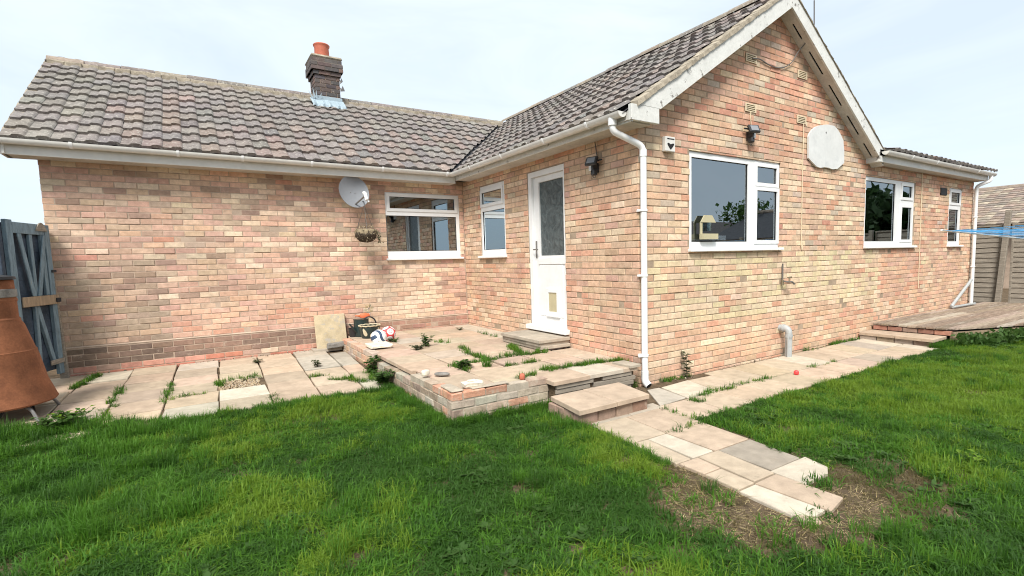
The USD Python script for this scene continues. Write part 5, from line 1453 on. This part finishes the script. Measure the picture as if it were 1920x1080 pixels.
def tuft(nbl, h0, h1, rad, width, seed, splay=0.5):
    g = np.random.default_rng(seed); V, F = [], []
    for _ in range(nbl):
        a, r = g.uniform(0, 2 * math.pi), rad * math.sqrt(g.random()); b = np.array([r * math.cos(a), r * math.sin(a), 0])
        th = g.uniform(0, 2 * math.pi); h = g.uniform(h0, h1); lean = g.normal(0, splay) * h; d = np.array([math.cos(th), math.sin(th), 0])
        s = np.array([-d[1], d[0], 0]) * width * g.uniform(0.6, 1.2) / 2; n = len(V)
        m = b + d * lean * 0.35 + (0, 0, h * 0.58); t = b + d * lean + (0, 0, h * (1 - 0.35 * min(abs(lean) / h, 1)))
        V += [b - s, b + s, m - s * 0.8, m + s * 0.8, t]
        F += [(n, n + 1, n + 3), (n, n + 3, n + 2), (n + 2, n + 3, n + 4)]
    return np.array(V), np.array(F)


def scatter(name, label, cat, protos, pts, idx, rot, scl):
    pi = UsdGeom.PointInstancer.Define(stage, '/World/' + name)
    tag(pi.GetPrim(), label, cat, kind='stuff')
    rel = pi.CreatePrototypesRel()
    for k, (vf, m) in enumerate(protos):
        me = usdkit.mesh(stage, f'/World/{name}/blades_{k:03d}', vf, m)
        rel.AddTarget(me.GetPath())
    pi.CreateProtoIndicesAttr(Vt.IntArray.FromNumpy(np.asarray(idx, np.int32)))
    pi.CreatePositionsAttr(Vt.Vec3fArray.FromNumpy(np.asarray(pts, np.float32)))
    q = [Gf.Quath(float(math.cos(a / 2)), 0, 0, float(math.sin(a / 2))) for a in rot]
    pi.CreateOrientationsAttr(Vt.QuathArray(q))
    pi.CreateScalesAttr(Vt.Vec3fArray.FromNumpy(np.asarray(scl, np.float32)))
    return pi


def inview(x, y, z=0.03, pad=350):
    p, w = project(np.stack([x, y, np.full_like(x, z)], -1))
    return (w > 0.5) & (p[:, 0] > -pad) & (p[:, 0] < 1920 + pad) & (p[:, 1] > 0) & (p[:, 1] < 1080 + 350)


g = np.random.default_rng(21)
protos = []
for m in range(4):
    for v in range(3):
        protos.append((tuft(46, 0.03, 0.075, 0.085, 0.0072, 100 + m * 10 + v, 1.05) if m < 3 else tuft(38, 0.012, 0.035, 0.085, 0.0038, 150 + v, 1.4), M_grass[m]))
nlong = len(protos)
for v in range(3):
    protos.append((tuft(70, 0.07, 0.16, 0.07, 0.0055, 200 + v, 0.7), M_grass[0 if v == 0 else 1]))
for v in range(3):
    protos.append((tuft(70, 0.07, 0.16, 0.07, 0.0055, 230 + v, 0.9), M_grass[2]))
    VV, FF, gg = [], [], np.random.default_rng(240 + v)
    for q in range(16):
        a_ = gg.uniform(0, 6.28); L_ = gg.uniform(0.025, 0.06); d_ = np.array([math.cos(a_), math.sin(a_), gg.uniform(0.1, 0.5)]); s__ = np.array([-math.sin(a_), math.cos(a_), 0]) * L_ * 0.3; o_ = np.array([*gg.normal(0, 0.02, 2), 0.025]); k_ = len(VV)
        VV += [o_, o_ + d_ * L_ * 0.55 + s__, o_ + d_ * L_, o_ + d_ * L_ * 0.55 - s__]; FF += [(k_, k_ + 1, k_ + 2), (k_, k_ + 2, k_ + 3)]
    protos.append(((np.array(VV), np.array(FF)), M_leaf))
N = 62000
x, y = g.uniform(-8.5, 9.0, N), g.uniform(-5.5, 2.3, N)
ok = inview(x, y) & ~shapely.contains_xy(SOLID, x, y)
x, y = x[ok], y[ok]
bare = shapely.contains_xy(BARE, x, y); edge = shapely.contains_xy(EDGE, x, y)
n1, n2, n3 = noise(x, y, 0.8, 41), noise(x, y, 2.6, 42), noise(x, y, 6.0, 43)
dbare = shapely.distance(BARE, shapely.points(x, y))
idx = np.zeros(len(x), int)
bright = 0.55 * n1 + 0.3 * n2 + 0.15 * n3 + 0.23 * np.clip((x - 0.6) / 1.0, 0, 1) * np.clip((-1.35 - y) / 0.5, 0, 1) - 0.05
bright = bright - 0.02 * np.clip((-x - 0.6) / 0.8, 0, 1) + np.where((x < -3.4) & (y < 0.2), 0.02, 0) + g.normal(0, 0.05, len(x)) + 0.22 * (noise(x, y, 11.0, 46) - 0.5)
fam = np.where(bright < 0.44, 0, np.where(bright < 0.53, 1, 2))
dthin = np.hypot((x + 0.62) / 0.42, (y + 2.72) / 0.38)
fam = np.where((dthin < 1.0) & (g.random(len(x)) < 0.75), 3, fam)
fam = np.where((np.hypot((x + 3.35) / 0.45, (y - 0.85) / 0.28) < 1) & (g.random(len(x)) < 0.5), 3, fam)
fam = np.where((dbare < 0.16) & (g.random(len(x)) < 0.6) | ((n3 > 0.66) & (g.random(len(x)) < 0.5)), 3, fam)
keep = ~((noise(x, y, 9.0, 91) < 0.36) & (g.random(len(x)) < 0.75)) & ~(bare & (g.random(len(x)) > 0.42)) & ~(edge & (g.random(len(x)) > 0.25))
fam = np.where(bare, np.where(g.random(len(x)) < 0.85, 3, 1), fam)
idx = fam * 3 + g.integers(0, 3, len(x))
sc = np.stack([np.ones(len(x)), np.ones(len(x)), g.uniform(0.6, 1.3, len(x)) * (0.35 + 1.3 * n2)], 1)
clump = (n3 > 0.60) & (n2 > 0.48) & (fam < 3) & (g.random(len(x)) < 0.55)
idx = np.where(clump, nlong + g.integers(0, 3, len(x)), idx); sc = np.where(clump[:, None], sc * np.array([0.8, 0.8, 0.62]), sc)
near = (x < -4.0) & (y > -0.6) & (g.random(len(x)) < 0.25 * (n1 > 0.45))
idx = np.where(near & ~bare, nlong + g.integers(0, 3, len(x)), idx)
weedy = (noise(x, y, 1.7, 77) > 0.60) & (g.random(len(x)) < 0.10) & ~bare
idx = np.where(weedy, nlong + 4 + 2 * g.integers(0, 3, len(x)), idx); sc = np.where(weedy[:, None], 1.0, sc)
yl = (fam == 2) & (g.random(len(x)) < 0.10) & (n2 > 0.5)
idx = np.where(yl, nlong + 3 + 2 * g.integers(0, 3, len(x)), idx); sc = np.where(yl[:, None], sc * np.array([0.8, 0.8, 0.6]), sc)
x, y, idx, sc = x[keep], y[keep], idx[keep], sc[keep]
P0 = np.stack([x, y, ground_z(x, y) - 0.004], 1)
rot = g.uniform(0, 2 * math.pi, len(x))
# long fringe along walls, slab edges and the deck
fr = []


def fringe(a, b, n, w=0.05, z=None, which=None, s=(0.5, 0.9)):
    for _ in range(n):
        t = g.random(); p = np.array(a) * (1 - t) + np.array(b) * t + g.normal(0, w, 2)
        fr.append((p[0], p[1], float(ground_z(p[0], p[1])) if z is None else (z(p[1]) if callable(z) else z), nlong + g.integers(0, 3) if which is None else which * 3 + g.integers(0, 3), g.uniform(*s)))


fringe((-2.23, 0.0), (-1.2, -0.03), 60, 0.03); fringe((-2.27, 0.0), (-2.27, 1.5), 70, 0.035); fringe((-1.45, -0.15), (-1.42, -0.75), 22, 0.03)
fringe((-5.2, 2.0), (-4.0, 1.5), 60, 0.06, s=(0.3, 0.75)); fringe((-4.0, 1.52), (-2.3, 1.5), 90, 0.05, s=(0.3, 0.75)); fringe((-5.6, 1.9), (-4.9, 1.9), 50, 0.10, s=(0.6, 1.1)); fringe((-5.8, 0.8), (-5.0, 0.2), 60, 0.3, s=(0.6, 1.0))
fringe((-0.45, -1.2), (4.6, -1.2), 120, 0.015, s=(0.25, 0.5)); fringe((-2.25, 1.2), (-2.25, 2.5), 60, 0.05, s=(0.5, 0.9))
fringe((-1.36, -0.8), (-1.40, -1.75), 40, 0.02, s=(0.25, 0.5)); fringe((5.3, -1.25), (7.3, -2.0), 50, 0.06, s=(0.6, 1.1)); fringe((4.8, -1.12), (5.3, -1.12), 25, 0.05, s=(0.6, 1.0))
fr = np.array(fr)
P0 = np.vstack([P0, fr[:, :3]]); idx = np.concatenate([idx, fr[:, 3].astype(int)]); rot = np.concatenate([rot, g.uniform(0, 6.28, len(fr))])
sc = np.vstack([sc, np.c_[fr[:, 4] * 1.0, fr[:, 4] * 1.0, fr[:, 4]]])
scatter('lawn_grass', 'uneven green lawn with yellowish and worn patches', 'grass', protos, P0, idx, rot, sc)

# grass in the joints
fr = []
pz = lambda yy: patio_z(yy) - 0.012
vz = lambda yy: paving_z(yy) - 0.012
for (a, b, n, z) in (((-1.69, 1.15), (-1.23, 1.25), 26, pz), ((-1.23, 1.25), (-1.22, 1.75), 30, pz), ((-1.25, 1.72), (-1.1, 2.3), 24, pz), ((-1.68, 1.25), (-1.66, 0.85), 22, pz), ((-1.22, 1.26), (-0.78, 1.30), 24, pz),
                     ((-0.95, 0.36), (-0.25, 0.30), 60, pz), ((-0.25, 0.28), (-0.05, 0.22), 26, pz), ((-0.80, 1.24), (-0.45, 1.2), 40, pz), ((-0.72, 1.35), (-0.55, 1.9), 70, pz), ((-1.22, 0.82), (-0.80, 0.80), 22, pz), ((-1.40, 0.22), (-1.2, 0.3), 18, pz), ((-1.05, 0.4), (-0.95, 0.35), 14, pz),
                     ((-0.33, 2.7), (-0.33, 3.3), 8, pz), ((-1.2, 2.9), (-1.1, 2.6), 6, pz),
                     ((-4.78, 2.6), (-4.75, 3.3), 26, vz), ((-4.8, 2.0), (-4.72, 2.6), 14, vz), ((-4.32, 2.3), (-4.28, 3.2), 20, vz), ((-3.86, 2.75), (-3.84, 3.0), 14, vz), ((-3.80, 3.0), (-3.42, 3.02), 14, vz), ((-5.2, 3.6), (-5.05, 4.2), 60, vz), ((-2.75, 2.3), (-2.5, 2.2), 30, vz),
                     ((-2.62, 2.25), (-2.45, 1.95), 26, vz), ((-2.95, 2.6), (-2.75, 2.55), 10, vz), ((-3.4, 2.1), (-3.42, 1.7), 10, vz), ((-4.4, 2.5), (-3.95, 2.5), 8, vz), ((-2.35, 2.0), (-2.25, 2.4), 30, vz), ((-2.25, 2.42), (-2.2, 2.55), 12, vz),
                     ((0.5, -.70), (0.95, -.68), 18, -0.012), ((1.0, -.70), (1.45, -.70), 14, -0.012), ((0.15, -.70), (0.45, -.66), 16, -0.012), ((-0.1, -.72), (0.05, -0.9), 8, -0.012), ((-.5, -1.27), (-.9, -1.27), 8, -0.012), ((-.45, -.8), (-.50, -1.2), 8, -0.012), ((2.2, -.70), (2.75, -.69), 10, -0.012), ((3.2, -.05), (4.8, -.04), 26, -0.012), ((.3, -.03), (.75, -.04), 18, -0.012), ((4.0, -.05), (4.6, -.04), 24, -0.012)):
    for _ in range(int(n * 1.6)):
        t = g.random(); p = np.array(a) * (1 - t) + np.array(b) * t + g.normal(0, 0.024, 2)
        fr.append((p[0], p[1], z(p[1]) if callable(z) else z, g.integers(0, 6), g.uniform(0.3, 1.0)))
fr = np.array(fr)
jp = [(tuft(16, 0.03, 0.10, 0.04, 0.0065, 300 + v, 0.95), M_grass[1] if v < 3 else (M_grass[2] if v == 3 else M_leaf)) for v in range(6)]
scatter('joint_grass', 'grass and weeds growing in the joints between the slabs', 'weeds', jp, fr[:, :3], fr[:, 3].astype(int), g.uniform(0, 6.28, len(fr)), np.repeat(fr[:, 4:5], 3, 1))

# dead stems and straw on the bare soil, gravel in the missing slab
sm = MB()
for _ in range(4200):
    if g.random() < 0.75:
        p = g.uniform([-1.9, -3.1], [-0.4, -1.7])
        if not BARE.contains(shapely.Point(p)): continue
    else:
        p = g.uniform([-2.2, -3.3], [0.1, -1.9])
        if SOLID.contains(shapely.Point(p)): continue
    a = g.uniform(0, 6.28); L = g.uniform(0.03, 0.09); d = np.array([math.cos(a), math.sin(a), g.normal(0, 0.15)]) * L; w = np.array([-math.sin(a), math.cos(a), 0]) * 0.0016
    z = float(ground_z(p[0], p[1])) + g.uniform(0.002, 0.014); o = np.array([p[0], p[1], z])
    sm.add(np.array([o - w, o + w, o + d]), np.array([(0, 1, 2)]), pick([(0.34, 0.26, 0.12), (0.22, 0.16, 0.08), (0.40, 0.32, 0.17)], [3, 2, 2]))
sm.build('dry_straw', M_gravel, None, 'dry straw and dead grass on the bare soil at the end of the path', 'straw', kind='stuff', tint=True)
gm = MB(); ico = trimesh.creation.icosphere(0); IV, IF = np.array(ico.vertices), np.array(ico.faces)
for _ in range(420):
    p = g.uniform([-3.86, 2.60], [-3.44, 3.0]); r = g.uniform(0.006, 0.013)
    gm.add(IV * r * g.uniform(0.6, 1.2, 3) + (p[0], p[1], paving_z(p[1]) - 0.014), IF, pick([(0.40, 0.31, 0.2), (0.3, 0.22, 0.14), (0.45, 0.38, 0.28)], [2, 2, 1]))
gm.build('gravel', M_gravel, None, 'pale gravel in the square where a paving slab is missing', 'gravel', kind='stuff', tint=True)
cm = MB()
for _ in range(260):
    k = g.random()
    p = (g.uniform(-1.35, 4.8), g.normal(-0.06, 0.03)) if k < 0.5 else (g.uniform(-5.3, -2.3), LB - abs(g.normal(0.05, 0.03)))
    z = -0.004 if k < 0.5 else paving_z(p[1])
    cm.add(IV * g.uniform(0.004, 0.012) * g.uniform(0.5, 1.4, 3) + (p[0], p[1], z), IF, pick([(0.2, 0.15, 0.1), (0.35, 0.3, 0.22), (0.12, 0.09, 0.06)], [2, 1, 2]))
cm.build('debris', M_gravel, None, 'crumbs of soil and mortar along the foot of the walls', 'debris', kind='stuff', tint=True)


def leafy(name, loc, h, stems, leaves, size, m, label, seed, spread=0.05, cat='weed', droop=0.2):
    g = np.random.default_rng(seed); t = thing(name, label=label, cat=cat); sm, lm = MB(), MB(); loc = np.array(loc, float)
    for k in range(stems):
        a = g.uniform(0, 6.28); d = np.array([math.cos(a), math.sin(a), 0]) * spread * g.uniform(0.4, 1.2); hh = h * g.uniform(0.7, 1.0)
        pts = [loc, loc + d * 0.4 + (0, 0, hh * 0.5), loc + d + (0, 0, hh)]; sm.tube(pts, [0.0035, 0.003, 0.002], 5)
        for q in range(leaves):
            u = g.uniform(0.15, 1.02); p = along(pts[0], pts[1], u * 2) if u < 0.5 else along(pts[1], pts[2], u * 2 - 1)
            b = g.uniform(0, 6.28); L = size * g.uniform(0.6, 1.2); dr = np.array([math.cos(b), math.sin(b), g.uniform(-droop, 0.6)]); dr /= np.linalg.norm(dr); s = np.cross(dr, [0, 0, 1.0]); s = s / np.linalg.norm(s) * L * 0.26
            lm.add(np.array([p, p + dr * L * 0.45 + s + (0, 0, .004), p + dr * L - (0, 0, L * 0.15), p + dr * L * 0.45 - s + (0, 0, .004)]), np.array([(0, 1, 2), (0, 2, 3)]))
    sm.build('stem', M_leafg, t); lm.build('leaves', m, t)
    return t


leafy('tall_weed', (0.66, -0.09, 0.0), 0.36, 2, 26, 0.075, M_leafg, 'tall leafy weed growing up against the gable wall', 1, 0.02)
leafy('weed', (-1.46, 2.62, 0.26), 0.19, 9, 14, 0.06, M_leaf, 'small bushy weed in the middle of the raised patio', 2, 0.09)
leafy('weed', (-1.62, 2.45, 0.26), 0.07, 10, 8, 0.05, M_leafg, 'low brownish weed left of the bushy one on the patio', 3, 0.10)
leafy('weed', (-1.66, 0.98, 0.25), 0.10, 8, 8, 0.075, M_leaf, 'broad leaved weed in the patio joint behind the low wall', 4, 0.08)
leafy('weed', (-2.26, 2.36, 0.07), 0.22, 8, 12, 0.085, M_leaf, 'leafy weed at the broken end of the low wall', 5, 0.10)
leafy('weed', (-2.30, 1.75, 0.05), 0.16, 16, 12, 0.08, M_leaf, 'dark leafy clump of weeds below the edge of the raised patio', 6, 0.16)
leafy('weed', (-2.75, 3.1, 0.09), 0.10, 5, 7, 0.06, M_leafg, 'wilted weed between the two pale paving slabs', 7, 0.08)
leafy('weed', (-5.0, 2.12, 0.04), 0.13, 10, 9, 0.07, M_grass[2], 'bright green weed by the legs of the rusty burner', 8, 0.12)
leafy('weed', (-5.02, 1.95, 0.03), 0.14, 22, 12, 0.07, M_leaf, 'dark green clump of weeds at the left corner of the paving', 9, 0.2)
leafy('weed', (-3.38, 3.86, 0.11), 0.05, 6, 6, 0.05, M_leafg, 'small dry weed in a joint near the house', 10, 0.07)
leafy('weed', (0.20, -2.9, -0.01), 0.07, 6, 6, 0.055, M_grass[2], 'light green broad leaved weed in the lawn beside the bare patch', 12, 0.06)
leafy('weed', (-1.70, 3.28, 0.275), 0.05, 6, 8, 0.045, M_leaf, 'small weed beside the red football', 13, 0.07)
leafy('weed', (-0.45, 3.75, 0.275), 0.05, 3, 8, 0.05, M_moss if False else M_leafg, 'small reddish weed near the inner corner of the house', 14, 0.05)
tg = tuft(90, 0.08, 0.19, 0.055, 0.006, 77, 0.9)
obj('grass_tuft', (tg[0] + (-1.40, 0.93, 0.245), tg[1]), M_grass[1], None, 'spiky tuft of grass on the raised patio', 'grass tuft')
gc = MB()
for _ in range(1500):
    t = g.random(); c = np.array([5.15, -1.22]) * (1 - t) + np.array([7.6, -2.25]) * t + g.normal(0, 0.11, 2)
    if SOLID.contains(shapely.Point(c)) : continue
    p = np.array([c[0], c[1], g.uniform(0.02, 0.17) * (0.5 + noise(c[0], c[1], 2, 9))]); a, b = g.normal(0, 0.02, 3), g.normal(0, 0.02, 3)
    gc.add(np.array([p - a, p + b, p + a, p - b]), np.array([(0, 1, 2), (0, 2, 3)]))
gc.build('ground_cover', M_leaf, None, 'leafy ground cover along the front edge of the deck', 'ground cover', kind='stuff')


# behind the camera: what the windows reflect
def tree(name, loc, h, r, label, seed, n=5200, m=None):
    g = np.random.default_rng(seed); t = thing(name, label=label, cat='tree', group=None); loc = np.array(loc, float)
    tm = MB(); tm.tube([loc, loc + (0, 0, h * 0.4), loc + (0.1, 0.1, h * 0.8)], [0.16, 0.11, 0.03], 8)
    lm = MB(); cl = []
    for k in range(16):
        c = loc + np.array([g.normal(0, r * 0.45), g.normal(0, r * 0.45), h * g.uniform(0.35, 0.9)]); cl.append(c)
        tm.tube([loc + (0, 0, h * 0.35), c], [0.05, 0.012], 5)
    for _ in range(n):
        c = cl[g.integers(0, 16)] + g.normal(0, r * 0.24, 3); a, b = g.normal(0, 0.07, 3), g.normal(0, 0.07, 3)
        lm.add(np.array([c - a, c + b, c + a, c - b]), np.array([(0, 1, 2), (0, 2, 3)]))
    tm.build('trunk', M_bark, t); lm.build('crown', m or M_hedge, t)


for k, (x_, y_, h_, r_) in enumerate(((12.9, -3.5, 3.2, 1.0), (13.0, -2.75, 3.0, 0.8))):
    tree('garden_tree', (x_, y_, -0.1), h_, r_, ['taller dark bushy tree behind the right fence, reflected in a gable window', 'lower dark bush behind the right fence, reflected in a gable window'][k], 60 + k)
sh = thing('garden_shed', label='white edged shed with vertical boards reflected in the large window', cat='shed')
for k in range(22):
    V, F = bbox(8.6 + k * 0.18, 8.6 + k * 0.18 + 0.17, -8.62, -8.60, 0, 1.95, 0.004); obj('board', (V, F), M_fence, sh)
MB().box(8.6, 12.5, -10.8, -8.625, 0, 1.94).build('shell', M_blued, sh)
MB().box(8.4, 12.8, -11.0, -8.45, 1.951, 2.13, 0.01).build('fascia', M_upvc, sh)
nb2 = thing('rear_bungalow', label='dark roofed bungalow behind the garden, seen reflected in the windows', cat='house')
MB().box(10, 46, -26, -19, -0.1, 2.4).build('wall', M_mortc, nb2)
obj('roof', (np.array([(9.5, -18.5, 2.4), (46.5, -18.5, 2.4), (46.5, -22.5, 4.0), (9.5, -22.5, 4.0), (9.5, -26.5, 2.4), (46.5, -26.5, 2.4)]), np.array([(0, 1, 2, 3), (3, 2, 5, 4)])), M_farroof, nb2, tint=np.array((0.10, 0.085, 0.08)))

MB().box(9.5, 46.5, -18.52, -18.5, 2.15, 2.38).build('fascia', M_upvc, nb2)
tree('garden_tree', (23.5, -15.2, -0.1), 5.0, 1.3, 'tall garden tree in front of the rear bungalow, reflected in the large window', 66, 1500, LOOKS['weed_leaf'])
tree('garden_tree', (32.0, -16.0, -0.1), 4.4, 1.5, 'broad garden tree left of the tall one, reflected in the large window', 67, 1500, LOOKS['weed_leaf'])
